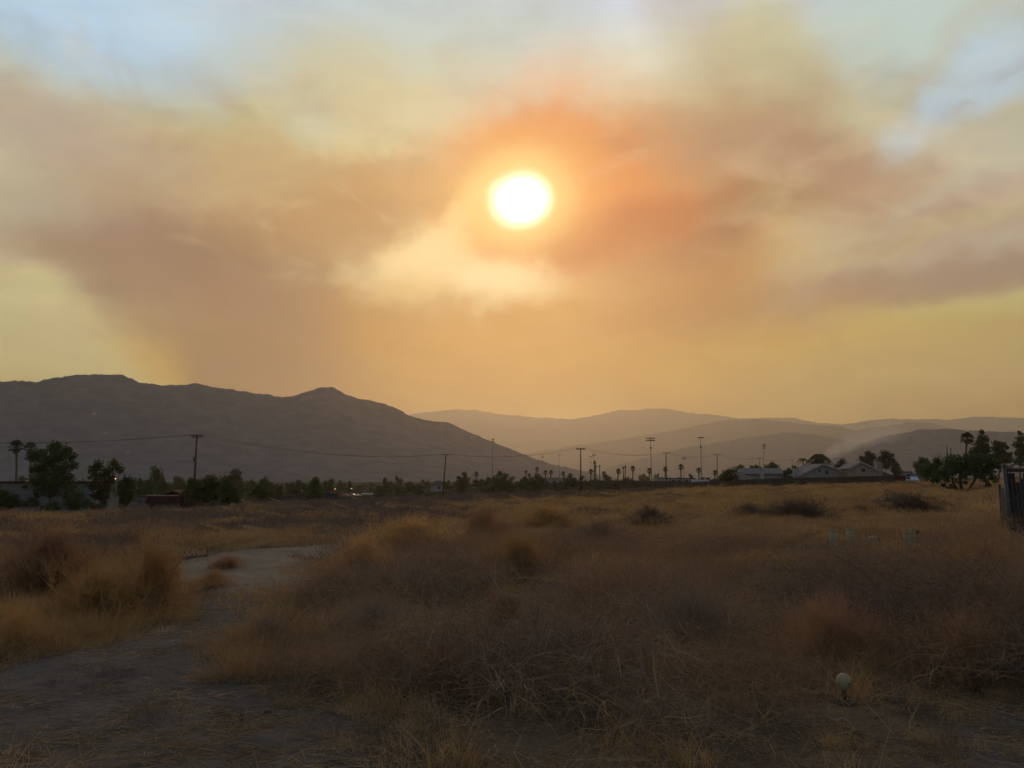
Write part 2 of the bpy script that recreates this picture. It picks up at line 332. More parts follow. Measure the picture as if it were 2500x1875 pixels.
def to_world(poly): return np.array([tuple(on_ground(*p).xy) for p in poly])
def inside(px, py, poly):
    ins = np.zeros(px.shape, bool); j = len(poly) - 1
    for i in range(len(poly)):
        xi, yi = poly[i]; xj, yj = poly[j]
        with np.errstate(divide='ignore', invalid='ignore'):
            ins ^= ((yi > py) != (yj > py)) & (px < (xj - xi) * (py - yi) / (yj - yi) + xi)
        j = i
    return ins
def sdist(px, py, poly):
    d = np.full(px.shape, 1e9)
    for i in range(len(poly)):
        a = poly[i - 1]; b = poly[i]; e = b - a; t = np.clip(((px - a[0]) * e[0] + (py - a[1]) * e[1]) / (e @ e + 1e-9), 0, 1)
        d = np.minimum(d, np.hypot(px - a[0] - t * e[0], py - a[1] - t * e[1]))
    return np.where(inside(px, py, poly), d, -d)
ROAD = to_world([(250, 1405), (430, 1372), (570, 1346), (700, 1338), (830, 1329), (850, 1340), (800, 1362), (770, 1390), (745, 1440), (640, 1466), (545, 1452), (470, 1425), (330, 1430)])
PATH = to_world([(-500, 1700), (-100, 1655), (150, 1605), (300, 1562), (430, 1530), (520, 1452), (600, 1432), (740, 1432), (700, 1490), (560, 1550), (500, 1610), (580, 1670), (720, 1720), (860, 1790), (960, 1880), (1050, 2000), (-900, 2000)])
PATCH = to_world([(2310, 1790), (2420, 1725), (2600, 1690), (2900, 1690), (2900, 2000), (2150, 2000), (2200, 1860)])
def sheet(name, poly, m, step, label):
    lo = poly.min(0) - .4; hi = poly.max(0) + .4
    gx, gy = np.meshgrid(np.arange(lo[0], hi[0], step), np.arange(lo[1], hi[1], step))
    s = sdist(gx, gy, poly) + fbm(gx * 1.7, gy * 1.7, 4, 31) * .5
    z = ground(gx, gy) + np.clip(s * .12, -.05, .022) + fbm(gx * 4, gy * 4, 3, 77) * .05 * np.clip(s * 3, 0, 1)
    n0, n1 = gx.shape; ix = np.arange(n0 * n1).reshape(n0, n1)
    f = np.stack([ix[:-1, :-1], ix[:-1, 1:], ix[1:, 1:], ix[1:, :-1]], -1).reshape(-1, 4)
    f = f[(s.ravel()[f] > -.35).all(1)]
    used = np.unique(f); mp = np.zeros(n0 * n1, int); mp[used] = np.arange(len(used))
    v = np.stack([gx, gy, z], -1).reshape(-1, 3)[used]
    return tag(obj(name, mesh(name, v, mp[f], m, True)), label, 'path', kind='structure')
sheet('dirt_road', ROAD, 'road_soil', .09, 'pale grey patch of bare dirt road between the bushes')
sheet('footpath', PATH, 'path_soil', .07, 'dark trodden footpath littered with straw at lower left')
sheet('dirt_patch', PATCH, 'path_soil', .07, 'bare grey soil in the lower right corner')
def bare(x, y):
    """how far inside a bare patch, metres"""
    w = fbm(x * 1.7, y * 1.7, 4, 31) * .5
    return np.maximum(np.maximum(sdist(x, y, ROAD), sdist(x, y, PATH)), sdist(x, y, PATCH)) + w

# ------------------------------------------------------------------ hills: crest lines at their real distances
def hill(name, crest, dist, label, width_front, width_back, seed, foot=-6, rough=1.0, slant=0.0):
    crest = np.array(crest, float); xs = np.linspace(crest[0, 0], crest[-1, 0], 900); ys = np.interp(xs, crest[:, 0], crest[:, 1])
    ys = np.convolve(np.pad(ys, 3, mode='edge'), np.ones(7) / 7, 'valid')
    ys = ys + fbm(xs * .02, xs * 0 + seed, 3, seed) * 5 * rough
    ys = ys + fbm(xs * .055, xs * 0 + seed + 2.5, 3, seed + 9) * 7 * rough
    fine = fbm(xs * .25, xs * 0 + seed, 3, seed + 5) * 4.5 * rough * dist / F
    dd = dist * (1 + slant * (xs - xs.mean()) / 1250.0)
    C = np.array([tuple(at(a, b, d)) for a, b, d in zip(xs, ys, dd)])
    ts = np.concatenate([np.linspace(-1, 0, 110), np.linspace(0, 1, 12)[1:]])
    V = []
    for t in ts:
        w = width_front if t < 0 else width_back
        q = C.copy(); u = C[:, :2] / np.hypot(C[:, 0], C[:, 1])[:, None]; q[:, :2] += u * (t * w)
        s = abs(t); sh = (1 - s) ** 1.25 * (1 - .25 * s)
        along = np.arctan2(q[:, 0], q[:, 1]) * dist
        gul = (np.abs(fbm(along / (.11 * dist) + s * .7, s * 3.2 + along * 0, 2, seed + 20)) * -1.5 + .2) * min(1, s * 3.5) * (1 - s) ** .6
        lump = fbm(q[:, 0] / (.06 * dist), q[:, 1] / (.06 * dist), 2, seed + 40) * min(1, s * 4) * (1 - s) * .35
        hgt = (C[:, 2] - foot)
        q[:, 2] = foot + hgt * np.clip(sh + gul * .10 + lump * .5, 0, 1 - min(s * .35, .05)) if s > 0 else C[:, 2]
        q[:, 2] += fine * max(0, 1 - s * 25)
        if s >= .999: q[:, 2] = foot - 4
        V.append(q)
    V = np.array(V); n0, n1 = V.shape[:2]; ix = np.arange(n0 * n1).reshape(n0, n1)
    f = np.stack([ix[:-1, :-1], ix[:-1, 1:], ix[1:, 1:], ix[1:, :-1]], -1).reshape(-1, 4)
    o = tag(obj(name, mesh(name, V.reshape(-1, 3), f, 'hill_scrub', True)), label, 'hill', kind='structure')
    return V
LEFT = hill('mountain', [(-700, 1010), (-400, 960), (-200, 948), (0, 934), (35, 930), (95, 931), (130, 922), (170, 917), (205, 913), (270, 914), (303, 915), (322, 926), (348, 936), (400, 941), (465, 939), (485, 935), (520, 945), (565, 951), (600, 957), (640, 963), (692, 969), (722, 967), (755, 955), (780, 946), (797, 944), (815, 946), (845, 965), (890, 977), (935, 984), (962, 993), (1000, 1014), (1020, 1021), (1060, 1026), (1095, 1031), (1140, 1051), (1190, 1074), (1243, 1095), (1290, 1113), (1340, 1131), (1390, 1141), (1450, 1156), (1560, 1180)],
     1750, 'long grey scrub mountain with a rounded summit knob on the left', 620, 600, 3, slant=.25)
hill('far_ridge', [(800, 1040), (900, 1025), (1017, 1008), (1085, 1003), (1152, 999), (1220, 1011), (1322, 1020), (1401, 1024), (1450, 1014), (1503, 1003), (1525, 1000), (1554, 1003), (1582, 997), (1627, 998), (1695, 1008), (1752, 1014), (1808, 1023), (1921, 1019), (1944, 1023), (2000, 1032), (2068, 1036), (2113, 1027), (2170, 1020), (2316, 1025), (2373, 1017), (2500, 1020), (2800, 1010), (3200, 1030)],
     9000, 'palest ridge at the back of the right-hand hills', 2600, 1200, 7, rough=.9)
hill('middle_ridge', [(1150, 1160), (1220, 1120), (1320, 1100), (1400, 1088), (1480, 1078), (1560, 1066), (1640, 1052), (1700, 1038), (1765, 1026), (1830, 1024), (1900, 1026), (1960, 1034), (2040, 1040), (2085, 1051), (2135, 1043), (2190, 1037), (2230, 1030), (2290, 1036), (2350, 1052), (2450, 1068), (2600, 1050), (2900, 1060)],
     6300, 'hazy middle ridge rising behind the stadium light towers', 2000, 1000, 12, rough=.9)
hill('low_ridge', [(1420, 1165), (1520, 1130), (1620, 1106), (1700, 1088), (1790, 1074), (1860, 1062), (1940, 1056), (2000, 1063), (2080, 1078), (2160, 1095), (2300, 1130), (2420, 1165)],
     4300, 'low rounded ridge behind the white house', 1400, 800, 15, rough=.9)
hill('near_ridge', [(1880, 1165), (1950, 1138), (2000, 1122), (2040, 1110), (2075, 1096), (2109, 1082), (2150, 1068), (2200, 1056), (2240, 1051), (2310, 1046), (2370, 1050), (2440, 1053), (2520, 1056), (2700, 1040), (3000, 1050)],
     2500, 'dark rounded hill behind the wispy smoke on the right', 650, 600, 21, rough=.9)
# pale scars and rocks on the mountain face
def on_hill(V, px, py):
    P = V[:110].reshape(-1, 3); ct, st = math.cos(TILT), math.sin(TILT); z = P[:, 2] - EYE
    dep = P[:, 1] * ct + z * st; u = CX + F * P[:, 0] / dep; v = CY - F * (-P[:, 1] * st + z * ct) / dep
    return P[np.argmin((u - px) ** 2 + (v - py) ** 2)]
for k, (px, py, w, h, lab) in enumerate([(258, 1061, 20, 9, 'largest pale rock scar on the mountain face'), (228, 1012, 9, 14, 'slanting pale scar above the largest rock scar'), (46, 956, 12, 4, 'pale pinkish scar near the top of the mountain at far left'), (312, 1108, 9, 10, 'faint pale scar low on the mountain right of the largest scar'), (603, 1099, 10, 3, 'small pale scar low on the mountain right of the wooden power pole')]):
    p = on_hill(LEFT, px, py); s = p[1] / F; mb = MB(); top = []
    for i in range(9):
        a_ = i / 9 * 2 * math.pi; q = .55 + .5 * rnd.random(); top.append((math.cos(a_) * w * .5 * s * q, -2.5, math.sin(a_) * h * .5 * s * q))
    c = (0, -5.0, 0); bot = [(x * 1.1, 4, z * 1.1) for x, _, z in top]
    mb.add([c] + top + bot, [(0, i + 1, (i + 1) % 9 + 1) for i in range(9)] + [(i + 1, i + 10, (i + 1) % 9 + 10, (i + 1) % 9 + 1) for i in range(9)])
    o = mb.obj('rock_scar', 'scar'); o.location = p; o.rotation_euler = (-.6, 0, 0); tag(o, lab, 'rock')

# ------------------------------------------------------------------ haze: one closed box of smoky air
hz = MB().box(-14600, 14600, -14600, 14600, -40, 930).obj('haze', None)
hm = bpy.data.materials.new('haze'); hm.use_nodes = True; ht = hm.node_tree; ht.nodes.clear()
ho = ht.nodes.new('ShaderNodeOutputMaterial'); pv = ht.nodes.new('ShaderNodeVolumePrincipled')
pv.inputs['Color'].default_value = (.84, .80, .70, 1); pv.inputs['Density'].default_value = 1.38e-4; pv.inputs['Anisotropy'].default_value = .76
ht.links.new(pv.outputs[0], ho.inputs['Volume']); hz.data.materials.append(hm)
tag(hz, 'thin smoky haze filling the valley', 'haze', kind='stuff')

# ------------------------------------------------------------------ dry vegetation
def strips(base, dirs, length, width, bend, segs=3, wig=0.0):
    n = len(base); t = np.linspace(0, 1, segs + 1)
    P = base[:, None] + dirs[:, None] * (length[:, None, None] * t[None, :, None]) + bend[:, None] * (t ** 2)[None, :, None] * length[:, None, None]
    if wig: P[:, 1:] += rng.normal(0, 1, P[:, 1:].shape) * (wig * length)[:, None, None]
    side = np.cross(dirs, rng.normal(0, 1, (n, 3))); side /= np.linalg.norm(side, axis=1)[:, None] + 1e-9
    wd = width[:, None] * (1 - .75 * t)[None]
    L = P - side[:, None] * wd[..., None] * .5; R2 = P + side[:, None] * wd[..., None] * .5
    v = np.stack([L, R2], 2).reshape(-1, 3); k = np.arange(n)[:, None] * (segs + 1) * 2 + np.arange(segs)[None] * 2
    f = np.stack([k, k + 1, k + 3, k + 2], -1).reshape(-1, 4)
    return v, f, P
def joinvf(parts):
    V = []; Fc = []; b = 0
    for v, f in parts: V.append(v); Fc.append(f + b); b += len(v)
    return np.vstack(V), np.vstack(Fc)
def hemi(n, lo, hi):
    a = rng.uniform(0, 2 * np.pi, n); e = np.radians(rng.uniform(lo, hi, n)); return np.stack([np.cos(a) * np.cos(e), np.sin(a) * np.cos(e), np.sin(e)], 1)
def disc(n, r):
    a = rng.uniform(0, 2 * np.pi, n); q = r * np.sqrt(rng.random(n)); return np.stack([np.cos(a) * q, np.sin(a) * q, np.zeros(n)], 1)
def U(a, b, n): return rng.uniform(a, b, n)
def tuft(n, r, h0, h1, w, lean=.25):
    d = hemi(n, 50, 88); b = disc(n, r); L = U(h0, h1, n); bend = np.c_[rng.normal(0, lean, (n, 2)), -np.abs(rng.normal(0, lean, n))]
    v, f, P = strips(b, d, L, U(w * .6, w * 1.3, n), bend, 3); return v, f
def bush(R, H, ns, nt, w, drop=.25):
    d = hemi(ns, 12, 88); L = U(.75, 1.05, ns) * R; bend = np.c_[d[:, :2] * .25, np.full(ns, -drop)] + rng.normal(0, .12, (ns, 3))
    v1, f1, P = strips(disc(ns, .16 * R), d, L, U(w * .9, w * 1.6, ns), bend, 4, .03)
    i = rng.integers(0, ns, nt); j = rng.integers(1, 5, nt); b2 = P[i, j]
    d2 = d[i] * .8 + rng.normal(0, .6, (nt, 3)); d2[:, 2] += .25; d2 /= np.linalg.norm(d2, axis=1)[:, None]
    v2, f2, P2 = strips(b2, d2, U(.14, .36, nt) * R, U(w * .5, w, nt), rng.normal(0, .25, (nt, 3)), 2, .05)
    v, f = joinvf([(v1, f1), (v2, f2)]); v[:, 2] = np.maximum(v[:, 2], -.02) * (H / R); return v, f
def tangle(n, r, h, w):
    b = disc(n, r); b[:, 2] = rng.random(n) ** 1.5 * h * .45; d = hemi(n, 5, 80); L = U(.35, 1.1, n) * h * 1.5
    bend = np.c_[rng.normal(0, .5, (n, 2)), -U(.2, .9, n)]
    v1, f1, P = strips(b, d, L, U(w * .5, w * 1.4, n), bend, 5, .035)
    nt = n; i = rng.integers(0, n, nt); j = rng.integers(2, 6, nt); d2 = hemi(nt, -20, 70)
    v2, f2, _ = strips(P[i, j], d2, U(.08, .22, nt), U(w * .35, w * .8, nt), rng.normal(0, .4, (nt, 3)), 3, .05)
    v, f = joinvf([(v1, f1), (v2, f2)]); v[:, 2] = np.maximum(v[:, 2], .005); return v, f
def litter(n, r):
    b = disc(n, r); b[:, 2] = U(.005, .03, n); d = hemi(n, -4, 12)
    v, f, _ = strips(b, d, U(.05, .22, n), U(.003, .006, n), rng.normal(0, .2, (n, 3)) * [1, 1, .1], 2); return v, f

mat('straw_amber', (.48, .31, .135), (.37, .225, .095), scale=.35, coord='world', trans=.35, obj_rand=.3)
mat('bush_amber', (.55, .34, .14), (.43, .25, .10), scale=.8, coord='world', trans=.4, obj_rand=.2)
mat('bush_red', (.40, .24, .125), (.30, .175, .10), scale=.8, coord='world', trans=.4, obj_rand=.2)
mat('bush_grey', (.28, .22, .175), (.21, .15, .12), scale=.8, coord='world', trans=.25, obj_rand=.2)
mat('straw_red', (.33, .21, .12), (.25, .155, .095), scale=.3, coord='world', trans=.3, obj_rand=.3)
mat('straw_grey', (.25, .185, .135), (.18, .125, .095), scale=.4, coord='world', trans=.15, obj_rand=.35)
mat('straw_pale', (.42, .31, .175), (.33, .225, .115), scale=.5, coord='world', trans=.3, obj_rand=.3)
mat('weed_purple', (.15, .11, .105), (.18, .13, .095), scale=.2, coord='world', trans=.15, obj_rand=.3)
mat('straw_dark', (.125, .095, .07), (.17, .12, .08), scale=.3, coord='world', trans=.15, obj_rand=.3)

PROTO = []
def proto(name, vf, m):
    PROTO.append(bpy.data.objects.new(name, mesh(name, vf[0], vf[1], m))); return len(PROTO) - 1
near_tangle_g = [proto('tangle', tangle(330, .62, .42, .0045), 'straw_grey') for _ in range(3)]
near_tangle_r = [proto('tangle', tangle(330, .62, .46, .0045), 'straw_red') for _ in range(3)]
near_tangle_a = [proto('tangle', tangle(85, .30, .42, .004), 'straw_amber') for _ in range(2)]
near_tangle_p = [proto('tangle', tangle(26, .35, .48, .0045), 'straw_pale') for _ in range(2)]
tuft_a = [proto('tuft', tuft(90, .16, .12, .34, .0045), 'straw_amber') for _ in range(2)]
tuft_p = [proto('tuft', tuft(70, .16, .06, .24, .0045), 'straw_pale') for _ in range(2)]
tuft_d = [proto('tuft', tuft(80, .2, .08, .26, .005), 'straw_dark') for _ in range(2)]
lit_p = [proto('litter', litter(90, .4), 'straw_pale') for _ in range(2)]
lit_d = [proto('litter', litter(90, .4), 'straw_dark') for _ in range(2)]
def patchproto(n, r, h0, h1, w): return tuft(n, r, h0, h1, w, .35)
mid_a = [proto('weed_patch', patchproto(560, 1.15, .08, .30, .010), 'straw_amber') for _ in range(3)]
mid_r = [proto('weed_patch', patchproto(560, 1.15, .08, .30, .010), 'straw_red') for _ in range(2)]
mid_u = [proto('weed_patch', patchproto(600, 1.15, .10, .32, .011), 'weed_purple') for _ in range(3)]
mid_p = [proto('weed_patch', patchproto(480, 1.15, .05, .20, .010), 'straw_pale') for _ in range(2)]
far_a = [proto('weed_patch', patchproto(560, 2.6, .12, .36, .03), 'straw_amber') for _ in range(2)]
far_u = [proto('weed_patch', patchproto(560, 2.6, .12, .36, .03), 'weed_purple') for _ in range(2)]
far_d = [proto('weed_patch', patchproto(560, 2.6, .12, .36, .03), 'straw_dark') for _ in range(2)]

def scatter(r0, r1, dens, half=48):
    A = math.radians(half) * (r1 * r1 - r0 * r0); n = int(A * dens)
    r = np.sqrt(U(r0 * r0, r1 * r1, n)); a = np.radians(U(-half, half, n)); return r * np.sin(a), r * np.cos(a)
PT = {'x': [], 'y': [], 'z': [], 'i': [], 's': [], 'tilt': []}
PIPES_AT = [tuple(on_ground(*q).xy) for q in ((2037, 1352), (2078, 1346), (2217, 1342), (2234, 1338), (2133, 1340))] + [tuple(on_ground(2062, 1722).xy)]
def put(x, y, ids, s0, s1, sink=.0, tilt=.15, mound=0.0):
    ok = np.ones(len(x), bool)
    for i_, (a_, b_) in enumerate(PIPES_AT):
        rr_ = .8 if i_ < 5 else .4; ok &= ~((np.abs(x - a_ * y / b_) < rr_ * .8) & (y < b_ + .5) & (y > b_ - rr_ * (2.2 if i_ < 5 else 1.2)) & (rng.random(len(x)) < .6))
    x = x[ok]; y = y[ok]
    n = len(x)
    if not n: return
    PT['x'].append(x); PT['y'].append(y); PT['z'].append(ground(x, y) - sink); PT['i'].append(rng.choice(ids, n)); PT['s'].append(U(s0, s1, n) * (1 - mound + 2 * mound * np.clip((vnoise(x * .62, y * .62, 61) - .5) * 1.7 + .5, 0, 1))); PT['tilt'].append(rng.normal(0, tilt, (n, 2)))
def ppx(x, y):
    z = ground(x, y); ct, st = math.cos(TILT), math.sin(TILT); z = z - EYE; dep = y * ct + z * st
    return CX + F * x / dep, CY - F * (-y * st + z * ct) / dep
# near ground, out to 11 m
x, y = scatter(2.6, 11.5, 34); b = bare(x, y); u, v = ppx(x, y); k = vnoise(x * .5, y * .5, 3); k2 = vnoise(x * .9 + 9, y * .9, 8)
open_ = b < -.12
front = v > 1690 + 90 * (k2 - .5)                      # thin growth near the photographer
left = u < 640
thick = open_ & ~front & ~left
s = rng.random(len(x))
put(*[q[thick & (k > .46) & (s < .21)] for q in (x, y)], near_tangle_r, .85, 1.35, .03, .15, .5)
put(*[q[thick & (k <= .46) & (s < .21)] for q in (x, y)], near_tangle_g, .85, 1.35, .03, .15, .5)
put(*[q[thick & (s > .93)] for q in (x, y)], near_tangle_p, .8, 1.3, 0)
put(*[q[thick & (s > .85) & (s < .93)] for q in (x, y)], tuft_a, .9, 1.5)
fr = open_ & front & ~left
put(*[q[fr & (k2 > .5) & (s < .05)] for q in (x, y)], near_tangle_g, .5, .95, .02)
put(*[q[fr & (s > .22) & (s < .34)] for q in (x, y)], tuft_a, .5, 1.1)
put(*[q[fr & (s > .34) & (s < .44)] for q in (x, y)], near_tangle_p, .5, 1.1)
put(*[q[fr & (s > .44) & (s < .60)] for q in (x, y)], tuft_d, .5, 1.1)
put(*[q[fr & (s > .60) & (s < .85)] for q in (x, y)], lit_d, .7, 1.3)
put(*[q[fr & (s > .85)] for q in (x, y)], lit_p, .6, 1.1)
lf = open_ & left
put(*[q[lf & (s < .45)] for q in (x, y)], tuft_a, .7, 1.4)
put(*[q[lf & (s > .45) & (s < .8)] for q in (x, y)], tuft_p, .7, 1.4)
put(*[q[lf & (s > .8)] for q in (x, y)], near_tangle_a, .6, 1.1)
ins = b >= -.12                                        # straw blown over the bare soil
put(*[q[ins & (s < .16 + .3 * (k2 > .55))] for q in (x, y)], lit_p, .5, 1.1, 0, .03)
put(*[q[ins & (s > .5) & (s < .62)] for q in (x, y)], lit_d, .5, 1.1, 0, .03)
put(*[q[ins & (s > .9) & (k2 > .5) & (v > 1440)] for q in (x, y)], tuft_p, .35, .8)
put(*[q[ins & (s > .8) & (s < .9) & (k > .55) & (v > 1480)] for q in (x, y)], tuft_d, .35, .8)
put(*[q[(b > -.45) & (b < .2) & (s < .5) & (v > 1440)] for q in (x, y)], tuft_p, .5, 1.0)
# 11 to 36 m
x, y = scatter(11, 38, 2.4); b = bare(x, y); u, v = ppx(x, y); k = vnoise(x * .23, y * .23, 13); k2 = vnoise(x * .6, y * .6, 18); s = rng.random(len(x))
o_ = b < -.1
pur = o_ & (u < 1000) & (k < .55) & (y > 17)
put(*[q[pur & (s < .8)] for q in (x, y)], mid_u, .6, 1.1)
put(*[q[o_ & ~pur & (k2 > .35) & (s < .55)] for q in (x, y)], mid_a, .6, 1.15)
put(*[q[o_ & ~pur & (k2 > .3) & (s > .55) & (s < .75)] for q in (x, y)], mid_r, .6, 1.15)
put(*[q[o_ & (s > .75)] for q in (x, y)], mid_p, .6, 1.2)
put(*[q[o_ & (u > 1000) & (y < 20) & (s < .2)] for q in (x, y)], near_tangle_r, 1.0, 1.6)
# 36 to 200 m
x, y = scatter(36, 100, .34, 42); u, v = ppx(x, y); k = vnoise(x * .08, y * .22, 23); s = rng.random(len(x)); keep = s < .8
right = u > 1150 + 500 * (k - .5)
amber = (right & (k > .22)) | (~right & (k > .66))
put(*[q[keep & amber] for q in (x, y)], far_a, .6, .95)
put(*[q[keep & ~amber] for q in (x, y)], far_u, .6, .95)
x, y = scatter(100, 215, .16, 40); u, v = ppx(x, y); k = vnoise(x * .05, y * .12, 33); s = rng.random(len(x))
am = (u > 1650) & (k > .35) | (k > .78)
put(*[q[am] for q in (x, y)], far_a, .7, 1.2)
put(*[q[~am & (u < 1200)] for q in (x, y)], far_u, .7, 1.2)
put(*[q[~am & (u >= 1200)] for q in (x, y)], far_d, .7, 1.2)

def field(name, label, cat):
    P = {k_: np.concatenate(v_) for k_, v_ in PT.items()}; n = len(P['x'])
    me = bpy.data.meshes.new(name); me.vertices.add(n); me.vertices.foreach_set('co', np.stack([P['x'], P['y'], P['z']], 1).astype(np.float32).ravel())
    a = me.attributes.new('which', 'INT', 'POINT'); a.data.foreach_set('value', P['i'].astype(np.int32))
    a = me.attributes.new('size', 'FLOAT', 'POINT'); a.data.foreach_set('value', P['s'].astype(np.float32))
    a = me.attributes.new('turn', 'FLOAT_VECTOR', 'POINT'); a.data.foreach_set('vector', np.c_[P['tilt'], U(0, 6.28, n)].astype(np.float32).ravel())
    o = obj(name, me); col_ = bpy.data.collections.new('weed_kinds')
    for i, p in enumerate(PROTO): p.name = 'weed_kind_%03d' % i; col_.objects.link(p)
    ng = bpy.data.node_groups.new('weeds', 'GeometryNodeTree'); ng.interface.new_socket('Geometry', in_out='INPUT', socket_type='NodeSocketGeometry'); ng.interface.new_socket('Geometry', in_out='OUTPUT', socket_type='NodeSocketGeometry')
    N = ng.nodes; gi = N.new('NodeGroupInput'); go = N.new('NodeGroupOutput'); ci = N.new('GeometryNodeCollectionInfo'); ci.inputs['Collection'].default_value = col_
    ci.inputs['Separate Children'].default_value = True; ci.inputs['Reset Children'].default_value = True
    iop = N.new('GeometryNodeInstanceOnPoints'); iop.inputs['Pick Instance'].default_value = True
    def attr(nm, ty):
        q = N.new('GeometryNodeInputNamedAttribute'); q.data_type = ty; q.inputs['Name'].default_value = nm; return q.outputs['Attribute']
    L = ng.links.new
    L(gi.outputs[0], iop.inputs['Points']); L(ci.outputs[0], iop.inputs['Instance']); L(attr('which', 'INT'), iop.inputs['Instance Index'])
    e2r = N.new('FunctionNodeEulerToRotation'); L(attr('turn', 'FLOAT_VECTOR'), e2r.inputs[0]); L(e2r.outputs[0], iop.inputs['Rotation']); L(attr('size', 'FLOAT'), iop.inputs['Scale'])
    L(iop.outputs[0], go.inputs[0])
    md = o.modifiers.new('weeds', 'NODES'); md.node_group = ng
    print('weed instances', n)
    return tag(o, label, cat, kind='stuff')
field('dry_grass', 'dry brown weeds and straw covering the field', 'grass')

# pebbles and clods on the bare soil
x, y = scatter(3, 21, 9, 42); bb = bare(x, y); kk_ = bb > -.1; x = x[kk_]; y = y[kk_]; n = len(x); z = ground(x, y) + .012
oct_ = np.array([(1, 0, 0), (0, 1, 0), (-1, 0, 0), (0, -1, 0), (.6, .6, .55), (-.6, .5, .6), (-.1, -.7, .5), (0, 0, -.5)], float); of = np.array([(0, 1, 4), (1, 2, 5), (2, 3, 6), (3, 0, 6), (1, 5, 4), (2, 6, 5), (0, 4, 6), (4, 5, 6)])
sz = .008 + .035 * rng.random(n) ** 3; V = oct_[None] * rng.uniform(.6, 1.3, (n, 8, 3)) * sz[:, None, None]; ang = U(0, 6.28, n); ca, sa_ = np.cos(ang)[:, None], np.sin(ang)[:, None]
V = np.stack([V[..., 0] * ca - V[..., 1] * sa_, V[..., 0] * sa_ + V[..., 1] * ca, V[..., 2]], -1) + np.stack([x, y, z], 1)[:, None]
mat('pebble', (.15, .13, .11), (.08, .07, .06), scale=8, coord='world')
tag(obj('pebbles', mesh('pebbles', V.reshape(-1, 3), (of[None] + np.arange(n)[:, None, None] * 8).reshape(-1, 3), 'pebble')), 'small stones and clods on the bare path', 'pebbles', kind='stuff')

# bushes one can tell apart: (left px, right px, top px, base px, material, label)
bush_meshes = {}
for m in ('bush_amber', 'bush_red', 'bush_grey', 'straw_dark', 'weed_purple'):
    bush_meshes[m] = [mesh('dry_bush', *bush(1.0, 1.0, 170, 7600, .0125), m) for _ in range(2)]
BUSHES = [(-60, 215, 1296, 1470, 'bush_red', 'large reddish dry bush cut by the left edge'), (90, 330, 1385, 1530, 'bush_amber', 'broad amber dry bush in front of the large reddish bush'), (260, 440, 1335, 1500, 'bush_amber', 'amber dry bush just left of the pale dirt road'),
    (-80, 110, 1470, 1600, 'bush_amber', 'low amber bush at left edge beside the footpath'), (310, 440, 1430, 1510, 'bush_red', 'low reddish bush above the footpath bend'), (500, 590, 1356, 1392, 'bush_red', 'small round bush alone on the pale dirt road'), (455, 560, 1392, 1440, 'bush_red', 'small reddish bush at the near edge of the dirt road'),
    (868, 1122, 1262, 1352, 'bush_amber', 'wide amber mound bush in the middle of the field'), (1105, 1265, 1243, 1326, 'bush_red', 'rusty dome bush right of the wide amber mound'), (1215, 1460, 1236, 1306, 'bush_amber', 'long rusty bush behind the dome bush'),
    (785, 960, 1320, 1410, 'bush_amber', 'amber bush at the right end of the dirt road'), (745, 870, 1385, 1470, 'bush_red', 'reddish bush at the lower right of the dirt road'), (940, 1150, 1352, 1400, 'bush_red', 'low reddish bush in front of the wide amber mound'),
    (1180, 1350, 1310, 1420, 'bush_amber', 'yellowish bush in the centre of the field with a dark twig'), (1395, 1540, 1278, 1330, 'weed_purple', 'low purple grey bush right of the centre'), (1535, 1645, 1240, 1292, 'straw_dark', 'dark based bush between the purple bush and far row'),
    (1640, 1720, 1228, 1256, 'bush_red', 'small far bush at the left end of the right-hand row'), (1790, 1880, 1230, 1272, 'straw_dark', 'dark bush in the far row, left half'), (1870, 2060, 1222, 1276, 'straw_dark', 'long dark bush in the far row behind the white pipes'), (2165, 2330, 1208, 1256, 'straw_dark', 'dark bush in the far row in front of the spreading tree'),
    (2060, 2170, 1226, 1256, 'bush_red', 'reddish bush in the far row between two dark bushes'), (1150, 1330, 1420, 1540, 'bush_red', 'grey red tangled bush left of the central mound'), (1510, 1900, 1420, 1620, 'bush_grey', 'big grey tangled tumbleweed mound right of the centre'), (1880, 2260, 1440, 1640, 'bush_red', 'big reddish tangled mound above the white globe pipe'),
    (2240, 2560, 1470, 1690, 'bush_red', 'large russet mound cut by the right edge above the bare soil'), (1250, 1520, 1500, 1650, 'bush_grey', 'grey tangled mound at the bottom centre'), (800, 1010, 1440, 1560, 'bush_grey', 'grey bush with pale stalks right of the footpath'), (560, 720, 1490, 1580, 'bush_grey', 'low grey bush at the inner bend of the footpath'),
    (2310, 2540, 1330, 1440, 'bush_amber', 'amber bush below the fence end at the right'), (960, 1180, 1560, 1720, 'bush_red', 'reddish tangled mound above the straw litter')]
for k, (x0, x1, yt, yb, m, lab) in enumerate(BUSHES):
    p = on_ground((x0 + x1) / 2, yb); w = (x1 - x0) / 2 * p.y / F; top = at((x0 + x1) / 2, yt, p.y + w * .5).z
    h = max(top - p.z, .15)
    if p.y < 9.5 and m + '_fine' not in bush_meshes: bush_meshes[m + '_fine'] = [mesh('dry_bush', *bush(1.0, 1.0, 300, 9000, .0042, .35), m) for _ in range(2)]
    o = obj('dry_bush', bush_meshes[m + ('_fine' if p.y < 9.5 else '')][k % 2], loc=(p.x, p.y + w * .45, gz(p.x, p.y + w * .45) - .02), rot=(0, 0, k * 1.7), scale=(w * .98, w * .98, h * 1.14))
    tag(o, lab, 'bush', 'dry bushes in the field')
